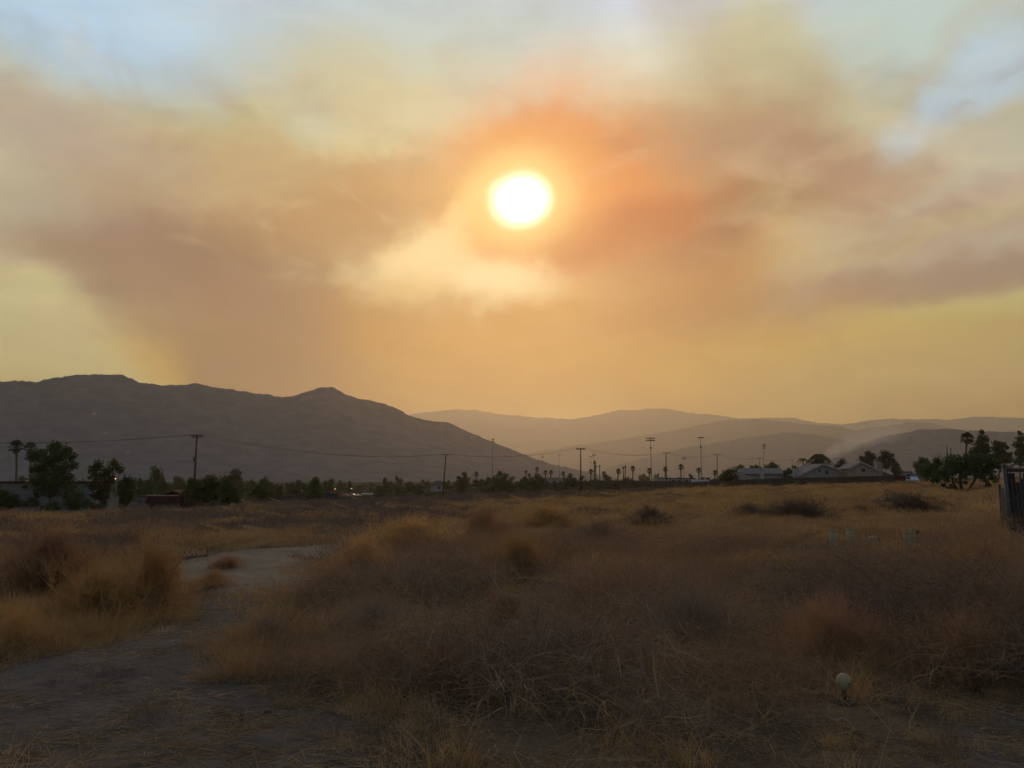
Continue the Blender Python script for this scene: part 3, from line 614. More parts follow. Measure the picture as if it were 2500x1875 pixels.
# ------------------------------------------------------------------ trees
mat('bark', (.11, .085, .065), (.07, .055, .045), scale=6, rough=.95)
mat('palm_bark', (.15, .115, .085), (.09, .07, .055), scale=4, stretch=(1, 1, 6))
mat('leaf_green', (.08, .11, .035), (.11, .125, .04), scale=.6, trans=.3, obj_rand=.25)
mat('leaf_dark', (.052, .075, .032), (.072, .09, .035), scale=.6, trans=.2, obj_rand=.25)
mat('leaf_olive', (.085, .095, .04), (.12, .105, .04), scale=.6, trans=.3, obj_rand=.25)
mat('leaf_grey', (.075, .08, .06), (.10, .095, .07), scale=.6, trans=.2, obj_rand=.2)
mat('palm_leaf', (.055, .075, .03), (.08, .09, .035), scale=2, trans=.2, obj_rand=.2)
mat('palm_dead', (.17, .12, .07), (.11, .08, .05), scale=3)
def leaf_cloud(cl, size, per=None, dens=1.0, shell=.5):
    """cl: rows x, y, z, rx, ry, rz -> small leaf faces through each clump"""
    V = []; tot = 0
    for (x, y, z, a, b, c) in cl:
        n = int(max(30, dens * 3.0 * (a * b + b * c + a * c) / (size * size)))
        d = rng.normal(0, 1, (n, 3)); d /= np.linalg.norm(d, axis=1)[:, None]
        q = rng.random(n) ** shell * (1 + .18 * rng.normal(0, 1, n)); p = d * q[:, None] * [a, b, c] + [x, y, z]
        V.append(p)
    P = np.vstack(V); n = len(P); t = rng.normal(0, 1, (n, 3)); t /= np.linalg.norm(t, axis=1)[:, None]
    s = np.cross(t, rng.normal(0, 1, (n, 3))); s /= np.linalg.norm(s, axis=1)[:, None]
    L = size * U(.55, 1.2, n)[:, None]; W = L * .55
    v = np.stack([P - t * L, P + s * W, P + t * L, P - s * W], 1).reshape(-1, 3)
    return v, np.arange(4 * n).reshape(-1, 4)
def limbs(base, cl, r0, fork=.35, sides=7):
    mb = MB(); cl = [c for c in cl]; cx = sum(c[0] for c in cl) / len(cl); cyy = sum(c[1] for c in cl) / len(cl); lowest = min(c[2] - c[5] for c in cl); top = max(c[2] for c in cl)
    zf = max(lowest, .12 * top) + fork * (top - lowest) * .4
    mb.tube([(0, 0, -.3), (0, 0, .15), (cx * .25, cyy * .25, zf * .5), (cx * .5, cyy * .5, zf)], [r0 * 1.3, r0 * 1.1, r0 * .85, r0 * .7], sides)
    for c in cl:
        f0 = Vector((cx * .5, cyy * .5, zf)) * rnd.uniform(.75, 1.0); e = Vector(c[:3]); m_ = f0.lerp(e, .5) + Vector((rnd.uniform(-.1, .1), rnd.uniform(-.1, .1), .06)) * (e - f0).length
        mb.tube([f0, m_, e], [r0 * .5, r0 * .3, r0 * .1], 5, False)
    return mb
def crown_mesh(cl, size, m, dens=1.0, shell=.45): v, f = leaf_cloud(cl, size, dens=dens, shell=shell); return mesh('crown', v, f, m)
def tree_px(name, label, base, d, clumps, m, size, cat='tree', group=None, r0=.16, deep=.7, dens=1.0, rz=0.0):
    """a tree at distance d whose crown clumps (px, py, radius px) are read off the photograph and given depth"""
    b = at(base, 1200, d); g = gz(b.x, b.y); s = d / F; cl = []
    for px, py, r in clumps:
        p = at(px, py, d)
        for k in range(2):
            yy = rnd.uniform(-1, 1) * deep * (1.2 * r * s + .25)
            sc = 1.0 if k == 0 else .8
            cl.append((p.x - b.x + (0 if k == 0 else rnd.uniform(-.4, .4) * r * s), yy, p.z - g + (0 if k == 0 else rnd.uniform(-.4, .4) * r * s), r * s * sc * 1.24, r * s * sc * 1.2, r * s * sc * 1.12))
    t = thing(name, (b.x, b.y, g), 0, label, cat, group)
    limbs((0, 0, 0), cl, r0).obj('trunk', 'bark', t, True)
    obj('crown', crown_mesh(cl, size, m, dens), t); return t
# left edge group
tree_px('leafy_tree', 'largest leafy tree in front of the white building at left', 126, 108, [(140, 1086, 11), (128, 1097, 13), (160, 1100, 13), (100, 1108, 14), (80, 1118, 13), (150, 1116, 17), (175, 1114, 11), (118, 1128, 17), (92, 1140, 15), (170, 1136, 13), (76, 1146, 10), (150, 1148, 18), (110, 1160, 18), (170, 1165, 13), (88, 1176, 13), (140, 1178, 19), (64, 1188, 6), (165, 1190, 14), (105, 1197, 15), (132, 1203, 13), (160, 1208, 11), (92, 1209, 8)], 'leaf_dark', .21)
tree_px('leafy_tree', 'loose olive tree with a forked top right of the largest tree', 250, 112, [(242, 1134, 11), (232, 1146, 12), (280, 1133, 11), (293, 1146, 10), (262, 1150, 14), (240, 1165, 13), (265, 1172, 13), (228, 1186, 11), (252, 1192, 14), (240, 1207, 11), (228, 1213, 8), (258, 1213, 8), (250, 1228, 7)], 'leaf_olive', .2, r0=.13)
tree_px('leafy_tree', 'small dark round tree with a thick trunk beside the low white building', 305, 110, [(308, 1170, 9), (296, 1180, 12), (318, 1182, 13), (305, 1193, 16), (292, 1204, 11), (320, 1204, 12), (306, 1215, 13), (305, 1226, 9)], 'leaf_dark', .18, r0=.24)
for (bx, cl, lab, d) in [(14, [(-8, 1192, 12), (10, 1208, 12), (30, 1216, 11), (18, 1228, 17), (-8, 1225, 16), (40, 1230, 10)], 'dark rounded shrub cut by the left edge below the white building', 104),
                     (76, [(74, 1222, 8), (84, 1228, 9), (66, 1231, 8)], 'smallest dark shrub between left edge shrub and largest tree', 104),
                     (125, [(112, 1238, 9), (128, 1234, 10), (142, 1239, 9)], 'low dark shrub under the trunk of the largest tree', 103),
                     (186, [(178, 1212, 10), (196, 1207, 10), (190, 1222, 14), (170, 1229, 12), (205, 1230, 10), (186, 1236, 12)], 'dark bushy shrub right of the largest tree', 104),
                     (236, [(228, 1236, 8), (240, 1238, 8), (252, 1239, 6)], 'low green shrub under the loose olive tree', 106)]:
    tree_px('shrub', lab, bx, d, cl, 'leaf_dark', .17, 'shrub', 'shrubs along the left field edge', r0=.06)
# orchard-like trees round the first pole
for (bx, d, cl, lab) in [(482, 118, [(470, 1176, 11), (486, 1182, 13), (462, 1190, 13), (478, 1200, 15), (455, 1204, 10), (490, 1212, 12), (468, 1216, 11)], 'left tree of the three green trees at the foot of the wooden pole'),
                       (513, 119, [(516, 1170, 11), (505, 1181, 14), (528, 1182, 13), (512, 1198, 17), (530, 1206, 13), (500, 1214, 12), (518, 1222, 9)], 'middle and tallest of the three green trees by the wooden pole'),
                       (560, 117, [(548, 1184, 13), (565, 1192, 13), (545, 1202, 14), (575, 1206, 11), (560, 1216, 14), (578, 1220, 9), (545, 1224, 8)], 'right tree of the three green trees by the wooden pole'),
                       (640, 135, [(642, 1176, 7), (634, 1184, 9), (650, 1186, 10), (625, 1196, 11), (646, 1200, 14), (660, 1206, 9), (615, 1205, 9), (636, 1211, 9)], 'bushy green tree alone left of the dark screened fence'),
                       (768, 135, [(772, 1171, 7), (765, 1180, 10), (776, 1186, 11), (756, 1190, 10), (768, 1200, 15), (782, 1206, 9), (756, 1208, 9)], 'single green tree in front of the dark screened fence')]:
    tree_px('leafy_tree', lab, bx, d, cl, 'leaf_green', .22, group='green trees along the left field edge', r0=.11)
# centre bank
for (bx, d, cl, m, lab) in [(1127, 215, [(1119, 1165, 4), (1120, 1176, 7), (1134, 1158, 6), (1134, 1170, 8), (1126, 1186, 10), (1135, 1186, 9), (1122, 1198, 8), (1128, 1206, 6)], 'leaf_olive', 'narrow twin-topped tree just right of the second power pole'),
                       (1222, 220, [(1220, 1159, 7), (1234, 1162, 7), (1212, 1172, 9), (1228, 1176, 10), (1244, 1180, 6), (1216, 1189, 12), (1236, 1192, 10), (1208, 1198, 8), (1226, 1202, 9)], 'leaf_dark', 'round dark tree under the tall single floodlight'),
                       (1280, 222, [(1280, 1172, 8), (1271, 1182, 8), (1288, 1184, 9), (1278, 1194, 10)], 'leaf_dark', 'left dark tree on the bank below the row of palms'),
                       (1312, 222, [(1312, 1164, 8), (1300, 1174, 9), (1324, 1176, 9), (1310, 1187, 13), (1326, 1190, 9), (1298, 1193, 9)], 'leaf_dark', 'middle dark tree on the bank, tallest of the three'),
                       (1392, 222, [(1391, 1164, 6), (1384, 1173, 8), (1399, 1175, 8), (1390, 1185, 12), (1404, 1187, 8), (1380, 1190, 8)], 'leaf_dark', 'right dark tree on the bank beside the third pole')]:
    tree_px('leafy_tree', lab, bx, d, cl, m, .3, group='trees on the bank in the centre', r0=.16)
# right side
for (bx, d, cl, m, lab) in [(1778, 170, [(1770, 1156, 8), (1784, 1152, 9), (1764, 1166, 8), (1780, 1166, 11), (1793, 1164, 8)], 'leaf_dark', 'dark hedge-like tree left of the white house'),
                       (1804, 200, [(1798, 1146, 7), (1808, 1141, 7), (1812, 1148, 6), (1803, 1156, 8)], 'leaf_green', 'small green tree behind the left gable of the white house'),
                       (1845, 215, [(1836, 1143, 6), (1848, 1142, 7), (1857, 1145, 5), (1846, 1154, 9)], 'leaf_green', 'low green tree showing over the roof of the white house'),
                       (1885, 215, [(1886, 1134, 7), (1874, 1142, 8), (1894, 1142, 9), (1884, 1152, 11), (1902, 1152, 7)], 'leaf_dark', 'dark rounded tree behind the right end of the white house'),
                       (1925, 190, [(1916, 1156, 8), (1932, 1158, 9), (1924, 1150, 7), (1940, 1145, 7), (1938, 1160, 8)], 'leaf_green', 'green tree filling the gap between the two pale houses'),
                       (2058, 215, [(2058, 1128, 8), (2049, 1138, 8), (2068, 1138, 8), (2058, 1148, 11)], 'leaf_grey', 'grey green airy tree right of the low gabled house'),
                       (2120, 225, [(2120, 1112, 10), (2108, 1122, 9), (2130, 1120, 10), (2118, 1134, 12)], 'leaf_grey', 'left of two rounded trees behind the tan gabled house'),
                       (2163, 220, [(2158, 1108, 9), (2170, 1114, 10), (2152, 1122, 10), (2174, 1128, 10), (2162, 1134, 12)], 'leaf_grey', 'right of two rounded trees behind the tan gabled house'),
                       (2187, 175, [(2187, 1136, 7), (2180, 1146, 8), (2194, 1146, 8), (2188, 1155, 9)], 'leaf_dark', 'dark tree over the end of the wooden board fence'),
                       (2252, 185, [(2248, 1124, 8), (2262, 1126, 8), (2240, 1136, 9), (2258, 1140, 12), (2270, 1146, 8), (2244, 1150, 9)], 'leaf_dark', 'dark green tree behind the blue roof'),
                       (2398, 172, [(2394, 1054, 4), (2401, 1056, 4), (2396, 1066, 8), (2404, 1076, 10), (2388, 1080, 8), (2396, 1092, 14), (2412, 1096, 11), (2382, 1104, 11), (2400, 1112, 16), (2418, 1120, 12), (2384, 1124, 12)], 'leaf_dark', 'tall dark tree with a twin tip right of the tallest palm'),
                       (2440, 165, [(2432, 1080, 6), (2444, 1086, 9), (2430, 1094, 10), (2455, 1092, 5), (2444, 1104, 13), (2462, 1112, 8), (2434, 1118, 13), (2454, 1124, 11)], 'leaf_dark', 'broad dark tree between the twin-tipped tree and the fence post'),
                       (2492, 160, [(2492, 1058, 5), (2498, 1070, 9), (2488, 1084, 9), (2500, 1092, 13), (2486, 1106, 11), (2504, 1116, 15), (2490, 1126, 12)], 'leaf_dark', 'tall dark tree cut by the right edge behind the fence')]:
    tree_px('leafy_tree', lab, bx, d, cl, m, .28, group='trees among the houses', r0=.15)
# wide spreading tree by the fence, with its limbs
d = 68; b = at(2352, 1206, d); g = gz(b.x, b.y); s = d / F
cl = []
for px, py, r in [(2290, 1140, 12), (2310, 1128, 13), (2335, 1122, 15), (2362, 1119, 15), (2390, 1122, 16), (2412, 1132, 15), (2430, 1146, 13), (2438, 1162, 11), (2280, 1156, 13), (2270, 1172, 9), (2300, 1156, 16), (2325, 1146, 17), (2352, 1142, 17), (2380, 1144, 17), (2405, 1152, 17), (2422, 1166, 12), (2290, 1172, 14), (2312, 1174, 11), (2335, 1164, 13), (2348, 1178, 8), (2370, 1162, 12), (2395, 1168, 11), (2410, 1176, 9), (2300, 1184, 8), (2400, 1184, 5), (2322, 1185, 5)]:
    p = at(px, py, d)
    r *= 1.15 if py < 1160 else .72
    for k in range(2): cl.append((p.x - b.x, rnd.uniform(-1.6, 1.6), p.z - g, r * s * 1.1, r * s * 1.1, r * s * .8))
t = thing('spreading_tree', (b.x, b.y, g), 0, 'wide low spreading tree with several bare limbs beside the fence', 'tree')
obj('crown', crown_mesh(cl, .12, 'leaf_dark', 1.05), t)
def lp(px, py, yy=0): q = at(px, py, d); return (q.x - b.x, yy, q.z - g)
for pts, r0 in [([(2352, 1212), (2346, 1202), (2338, 1195), (2326, 1190), (2313, 1191), (2304, 1184)], .14), ([(2353, 1212), (2348, 1198), (2346, 1182), (2344, 1160)], .16), ([(2354, 1212), (2362, 1200), (2370, 1188), (2380, 1174), (2388, 1160)], .12), ([(2353, 1210), (2356, 1198), (2366, 1194), (2402, 1190), (2412, 1180)], .05), ([(2338, 1195), (2328, 1180), (2320, 1165)], .08)]:
    MB().tube([lp(x_, y_, (rnd.random() - .5) * .8 * (i / len(pts))) for i, (x_, y_) in enumerate(pts)], [r0 * (1.1 - .12 * i) for i in range(len(pts))], 7).obj('trunk', 'bark', t, True)
# cypress pair and bare tree
for px, top, bot, lab in [(2318.6, 1090, 1135, 'taller of two thin cypresses behind the spreading tree'), (2328, 1097, 1135, 'shorter of two thin cypresses behind the spreading tree'), (1523.5, 1162, 1182, 'left of two thin dark cypresses in the middle distance'), (1535, 1163, 1182, 'right of two thin dark cypresses in the middle distance')]:
    d = 190 if px > 2000 else 235; b = at(px, 1200, d); g = gz(b.x, b.y); z1 = at(px, top, d).z - g; w = 3.2 * d / F
    cl = [(0, 0, z1 * f_, w * q_, w * q_, z1 * .12) for f_, q_ in ((.12, .9), (.25, 1.1), (.4, 1.0), (.55, .85), (.7, .65), (.83, .42), (.93, .2))]
    t = thing('cypress_tree', (b.x, b.y, g), 0, lab, 'tree', 'thin cypresses'); MB().tube([(0, 0, -.2), (0, 0, z1 * .9)], [.12, .02], 6).obj('trunk', 'bark', t); obj('crown', crown_mesh(cl, .16, 'leaf_dark', 1.2), t)
d = 180; b = at(2292, 1200, d); g = gz(b.x, b.y); t = thing('bare_tree', (b.x, b.y, g), 0, 'leafless grey tree left of the thin cypresses', 'tree')
MB().tube([(0, 0, -.2), (0, 0, 3.2)], [.14, .1], 7).obj('trunk', 'bark', t)
mb = MB(); zt = at(2292, 1099, d).z - g
for k in range(16):
    a_ = rnd.uniform(0, 6.28); e = Vector((math.cos(a_) * rnd.uniform(.4, 1.5), math.sin(a_) * 1.2, rnd.uniform(.55, 1) * zt)); f0 = Vector((0, 0, rnd.uniform(1.8, 3.1)))
    mb.tube([f0, f0.lerp(e, .5) + Vector((rnd.uniform(-.2, .2), rnd.uniform(-.2, .2), .2)), e], [.05, .035, .012], 5, False)
    for j in range(4):
        q0 = f0.lerp(e, rnd.uniform(.5, .95)); mb.tube([q0, q0 + Vector((rnd.uniform(-.5, .5), rnd.uniform(-.5, .5), rnd.uniform(.1, .7)))], [.02, .008], 4, False)
mb.obj('branches', 'bark', t)

# ------------------------------------------------------------------ palms
def fan_palm_meshes(seed):
    q = random.Random(seed); V = []; Fc = []; D = []; DF = []
    def frond(v, f, az_, e, L, droop):
        d = Vector((math.cos(az_) * math.cos(e), math.sin(az_) * math.cos(e), math.sin(e))); up = Vector((0, 0, 1)); sd_ = d.cross(up); sd_ = sd_.normalized() if sd_.length > .01 else Vector((1, 0, 0)); nn = sd_.cross(d)
        hub = d * L * .5; b0 = len(v); v += [tuple(-sd_ * .02), tuple(sd_ * .02), tuple(hub + sd_ * .02), tuple(hub - sd_ * .02)]; f.append((b0, b0 + 1, b0 + 2, b0 + 3))
        for k in range(9):
            a_ = math.radians(-75 + 150 * k / 8); dd = d * math.cos(a_) + sd_ * math.sin(a_); tip = hub + dd * L * .5 * q.uniform(.85, 1.05) - up * droop * L * q.uniform(.1, .3); pr = (sd_ * math.cos(a_) - d * math.sin(a_)) * L * .055; md = hub + dd * L * .28
            b0 = len(v); v += [tuple(hub), tuple(md + pr), tuple(tip), tuple(md - pr)]; f.append((b0, b0 + 1, b0 + 2, b0 + 3))
    for k in range(54): frond(V, Fc, q.uniform(0, 6.283), math.radians(q.uniform(-28, 85)), q.uniform(.85, 1.1), .7)
    for k in range(26): frond(D, DF, q.uniform(0, 6.283), math.radians(q.uniform(-80, -40)), q.uniform(.55, .85), .3)
    return mesh('fronds', V, Fc, 'palm_leaf'), mesh('dead_skirt', D, DF, 'palm_dead')
FAN = [fan_palm_meshes(k) for k in range(4)]
def palm(px, ctop, cw, d, lab, bend=0.0, tall=1.0, k=0, group='fan palms'):
    s = d / F; R0 = cw * s * .5; hub = at(px, ctop + cw * .48 * tall, d); b = at(px - bend, 1200, d); g = gz(b.x, b.y); h = hub.z - g
    t = thing('palm_tree', (b.x, b.y, g), 0, lab, 'palm', group); dx = hub.x - b.x
    pts = [(dx * (f_ ** 2), 0, h * f_) for f_ in (0, .1, .35, .7, 1.0)]; r0 = .2 + .004 * d / 10
    MB().tube([(0, 0, -.3)] + pts[1:], [r0 * 1.5, r0 * 1.1, r0 * .9, r0 * .8, r0 * .85], 8).obj('trunk', 'palm_bark', t, True)
    for nm, me in zip(('fronds', 'dead_skirt'), FAN[k % 4]): obj(nm, me, t, (dx, 0, h), (0, 0, k * 1.3), (R0, R0, R0 * tall))
palm(40, 1072, 42, 160, 'fan palm with a bare trunk left of the largest tree', k=0)
palm(74, 1077, 36, 170, 'fan palm half hidden behind the top of the largest tree', k=1)
palm(2361, 1053, 37, 180, 'tallest fan palm standing above the spreading tree', k=2)
for k, (px, ct, cw, d, lab) in enumerate([(1162.6, 1150, 15, 430, 'lone fan palm left of the tall single floodlight'), (1191, 1163, 13, 420, 'short fan palm just left of the tall single floodlight'), (1145, 1164, 9, 480, 'tiny distant palm right of the narrow twin-topped tree'),
    (1284, 1147, 10, 460, 'leftmost small palm above the bank trees'), (1292, 1155, 12, 430, 'second palm from the left above the bank trees'), (1311, 1139, 14, 420, 'tallest palm above the middle bank tree'), (1332, 1147, 13, 430, 'palm right of the tallest palm above the bank'), (1345, 1146, 14, 420, 'second palm right of the tallest palm above the bank'), (1375, 1150, 14, 420, 'palm just left of the third power pole'),
    (1442.7, 1144, 15, 400, 'palm below the lower of two close floodlights'), (1452, 1124, 10, 520, 'upper palm in front of the two close floodlights'), (1454, 1134, 10, 500, 'palm right below the upper palm by two close floodlights'), (1463.7, 1135, 7, 620, 'tiny palm right of the two close floodlights'), (1474.5, 1150, 14, 380, 'broad palm between the third pole and the stadium lights'),
    (1510, 1143, 15, 390, 'palm left of the pair of thin palms'), (1522, 1138, 8, 560, 'left of the pair of thin distant palms'), (1527, 1136, 7, 580, 'right of the pair of thin distant palms'), (1545, 1136, 16, 380, 'large palm left of the tallest stadium light'), (1585.7, 1141, 16, 380, 'palm at the foot of the tallest stadium light'),
    (1625, 1138, 16, 360, 'palm behind the fourth power pole'), (1662, 1132, 17, 360, 'tall palm between the fourth pole and the second stadium light'), (1706, 1140, 16, 360, 'palm at the foot of the second stadium light'), (1746, 1146, 15, 340, 'palm at the foot of the fifth power pole'), (2290, 1126, 12, 260, 'small palm crown behind the bare tree')]):
    palm(px, ct, cw, d, lab, bend=rnd.uniform(-1.5, 1.5), tall=1.15, k=k, group='fan palms across the middle distance')
def feather_palm(px, ctop, cw, ch, d, lab, n, seed):
    q = random.Random(seed); s = d / F; hub = at(px, ctop + ch * .28, d); b = at(px, 1200, d); g = gz(b.x, b.y); h = hub.z - g; R0 = cw * s * .5
    t = thing('feather_palm', (b.x, b.y, g), 0, lab, 'palm', 'feather palms behind the low gabled house'); MB().tube([(0, 0, -.2), (.05, 0, h * .5), (0, 0, h)], [.22, .16, .14], 8).obj('trunk', 'palm_bark', t, True)
    V = []; Fc = []
    for k in range(n):
        a_ = q.uniform(0, 6.283); e = math.radians(q.uniform(15, 85)); L = R0 * q.uniform(1.0, 1.45); d0 = Vector((math.cos(a_) * math.cos(e), math.sin(a_) * math.cos(e), math.sin(e))); P = [d0 * (L * t_) + Vector((math.cos(a_) * .25, math.sin(a_) * .25, -1.05)) * L * t_ ** 2.2 for t_ in np.linspace(0, 1, 9)]
        sd_ = Vector((-math.sin(a_), math.cos(a_), 0))
        for i in range(1, 9):
            for sg in (-1, 1):
                for hh in (0, .5):
                    p0 = P[i - 1].lerp(P[i], hh); tp = p0 + sd_ * sg * L * .22 * (1.1 - i / 10) + Vector((0, 0, -L * .16)) + (P[i] - P[i - 1]) * .8; b0 = len(V)
                    V += [tuple(p0), tuple(p0 + (P[i] - P[i - 1]) * .35), tuple(tp)]; Fc.append((b0, b0 + 1, b0 + 2))
    obj('fronds', mesh('fronds', V, Fc, 'palm_leaf'), t, (0, 0, h))
feather_palm(1964, 1112, 30, 40, 195, 'thin drooping feather palm left of the bushy palm', 16, 3)
feather_palm(2002, 1104, 46, 42, 192, 'bushy feather palm over the roof of the low gabled house', 70, 5)
tree_px('shrub', 'dark bush at the foot of the bushy feather palm', 1990, 192, [(1985, 1134, 8), (2000, 1128, 12), (2014, 1136, 9), (1996, 1142, 10)], 'leaf_dark', .25, 'shrub', None, .08)

# ------------------------------------------------------------------ far trees along the mountain foot
def gen_tree(seed, tallness):
    q = random.Random(seed); cl = []
    for k in range(15):
        a_ = q.uniform(0, 6.28); r = q.uniform(.15, .7); z = q.uniform(.3, .92) * tallness; r *= math.sqrt(max(.1, 1 - ((z / tallness - .55) / .5) ** 2)); w = q.uniform(.2, .34)
        cl.append((math.cos(a_) * r, math.sin(a_) * r, z, w, w, w * .9))
    return mesh('trunk', *(lambda m_: (m_.v, m_.f))(limbs((0, 0, 0), cl, .05)), 'bark'), [mesh('crown', *leaf_cloud(cl, .085, dens=.9), m) for m in ('leaf_green', 'leaf_dark', 'leaf_olive')]
GEN = [gen_tree(40 + k, tl) for k, tl in enumerate((1.5, 1.9, 1.3, 2.4))]
def far_tree(px, top, w, d, lab, kind=0, m=0, group=None, cat='tree', name='far_tree'):
    b = at(px, 1200, d); g = gz(b.x, b.y); h = at(px, top, d).z - g; r = w * d / F * .5
    t = thing(name, (b.x, b.y, g), rnd.uniform(0, 6.28), lab, cat, group, (r, r, h / (1.5, 1.9, 1.3, 2.4)[kind]))
    obj('trunk', GEN[kind][0], t); obj('crown', GEN[kind][1][m], t); return t
for px, top, w, d, lab, k in [(380, 1146, 76, 300, 'big round hazy tree behind the red gabled roof', 0), (346, 1160, 40, 310, 'hazy tree left of the big round hazy tree', 1), (575, 1150, 74, 320, 'broad hazy tree behind the right tree by the wooden pole', 0), (548, 1160, 44, 330, 'hazy tree left of the broad hazy tree', 2),
    (941, 1166, 30, 340, 'round hazy tree left of the tall hazy tree', 2), (972, 1155, 28, 360, 'tall hazy tree left of the second power pole', 1), (1000, 1176, 30, 330, 'low hazy tree at the left of the green bank', 2), (1030, 1165, 26, 420, 'faint tree behind the hip-roofed house', 1), (1686, 1158, 22, 300, 'bushy tree right of the tall palm in the middle distance', 0), (1480, 1160, 40, 330, 'wide tree under the broad palm', 0), (1422, 1163, 30, 300, 'tree right of the third power pole foot', 0), (1605, 1156, 16, 420, 'small tree right of the tallest stadium light', 2), (1568, 1157, 26, 420, 'tree left of the tallest stadium light foot', 2)]:
    far_tree(px, top, w, d, lab, k, rnd.randrange(3), 'hazy trees in the middle distance')
spots = [(px + rnd.uniform(-7, 7), rnd.uniform(1162, 1183), rnd.uniform(26, 50), rnd.uniform(235, 360)) for px in range(318, 1064, 12)] + [(px, rnd.uniform(1166, 1178), rnd.uniform(26, 46), rnd.uniform(200, 300)) for px in range(-40, 318, 30)]
MARKS = [(150, 'behind the long white flat-roofed building'), (318, 'behind the olive tree and small dark tree'), (420, 'around the big round hazy tree'), (520, 'behind the left and middle trees by the wooden pole'), (610, 'behind the right tree by the wooden pole'), (700, 'behind the bushy green tree left of the screened fence'), (800, 'behind the single green tree and screened fence'), (920, 'behind the parked cars'), (1070, 'left of the second power pole'),
         (1180, 'right of the second power pole'), (1300, 'behind the tall single floodlight'), (1400, 'behind the three dark bank trees'), (1500, 'right of the third power pole'), (1600, 'left of the tallest stadium light'), (1700, 'around the fourth power pole'), (1800, 'around the fifth power pole'), (1920, 'behind the white house'), (2070, 'behind the low gabled house'), (2400, 'behind the tan gabled house and shed')]
def hazy(px, kind, m): return '%s %s hazy tree %s' % (('green', 'dark', 'olive')[m], ('rounded', 'taller', 'low broad')[kind], next(l for q, l in MARKS if px < q))
for px, top, w, d in spots:
    kk, mm = rnd.randrange(3), rnd.randrange(3)
    if 815 < px < 915 or 1030 < px < 1098: d = rnd.uniform(440, 520); w *= .6
    far_tree(px, top + (5 if px > 660 else 0), w, d, hazy(px, kk, mm), kk, mm, 'line of hazy trees along the mountain foot')
for px in range(1070, 2280, 15):
    kk, mm = rnd.randrange(3), rnd.randrange(3)
    far_tree(px + rnd.uniform(-6, 6), rnd.uniform(1164, 1176) - (12 if px > 1750 else 0), rnd.uniform(20, 40), (rnd.uniform(330, 400) if 1310 < px < 1395 else rnd.uniform(285, 360)) if px < 1760 else rnd.uniform(225, 290), hazy(px, kk, mm), kk, mm, 'band of hazy trees behind palms and houses')
# low shrubs on the dark bank
for k in range(26):
    px = rnd.uniform(985, 1520); d = rnd.uniform(196, 262); t = far_tree(px, 0, 1, d, 'low dark bank shrub ' + next(l for q, l in ((1080, 'left of the second power pole'), (1200, 'around the narrow twin-topped tree'), (1270, 'below the tall single floodlight'), (1340, 'below the left and middle bank trees'), (1425, 'below the right bank tree and third pole'), (1600, 'right of the third power pole')) if px < q), 2, 1, 'low shrubs on the central bank', 'shrub', 'bank_shrub'); r = rnd.uniform(1.0, 2.4); t.scale = (r, r, r * .6)
# ------------------------------------------------------------------ buildings
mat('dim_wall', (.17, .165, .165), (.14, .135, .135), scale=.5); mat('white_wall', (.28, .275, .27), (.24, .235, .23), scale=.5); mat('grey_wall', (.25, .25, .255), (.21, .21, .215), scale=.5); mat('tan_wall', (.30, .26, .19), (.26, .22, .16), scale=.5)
mat('maroon', (.065, .024, .027), (.05, .02, .022), scale=1); mat('red_tile', (.13, .06, .048), (.10, .045, .038), scale=2)
mat('grey_shingle', (.15, .145, .15), (.10, .10, .105), scale=3, stretch=(1, 6, 1)); mat('dark_shingle', (.06, .055, .055), (.085, .075, .07), scale=3)
mat('glass_dark', (.03, .033, .04), (.02, .022, .028), rough=.15, spec=.5); mat('trim_white', (.36, .355, .345), (.31, .30, .29), scale=2); mat('blue_panel', (.10, .13, .30), (.12, .15, .33), scale=2)
mat('pale_metal', (.55, .58, .62), (.48, .5, .54), rough=.45, spec=.4, scale=1); mat('blue_tarp', (.12, .16, .38), (.16, .2, .42), scale=2)
mat('fence_wood', (.075, .055, .042), (.045, .034, .028), scale=2, stretch=(6, 6, .5)); mat('screen_dark', (.035, .042, .045), (.05, .055, .058), scale=.8); mat('block_wall', (.20, .185, .175), (.15, .14, .135), scale=1)
mat('pole_wood', (.075, .052, .04), (.045, .034, .028), scale=3, stretch=(3, 3, .5)); mat('steel', (.20, .20, .22), (.15, .15, .165), rough=.5, spec=.4); mat('lamp_body', (.10, .10, .105), (.07, .07, .075), rough=.5); mat('wire', (.025, .025, .028)); mat('ceramic', (.2, .18, .16))
mat('car_white', (.5, .5, .5), (.45, .45, .45), rough=.35, spec=.5); mat('car_red', (.35, .05, .05), (.3, .04, .04), rough=.35, spec=.5); mat('car_grey', (.25, .27, .3), (.22, .24, .27), rough=.35, spec=.5); mat('rubber', (.02, .02, .02))
mat('pvc', (.33, .315, .20), (.24, .225, .14), scale=9, rough=.6, detail=8); mat('dark_cap', (.03, .03, .03)); mat('chain_steel', (.075, .078, .08), (.05, .05, .053), rough=.55, spec=.4); mat('slat_dark', (.03, .034, .035), (.05, .05, .05), scale=3, stretch=(4, 4, .4)); mat('rust_wood', (.23, .15, .105), (.16, .10, .07), scale=4, stretch=(.6, 6, 6)); mat('concrete', (.34, .325, .30), (.26, .25, .23), scale=6)
def emis(name, c, s):
    m = bpy.data.materials.new(name); m.use_nodes = True; p = m.node_tree.nodes['Principled BSDF']; p.inputs['Emission Color'].default_value = (*c, 1); p.inputs['Emission Strength'].default_value = s; p.inputs['Base Color'].default_value = (.8, .7, .5, 1); MATS[name] = m
emis('lamp_glow', (1, .62, .22), 3.5)
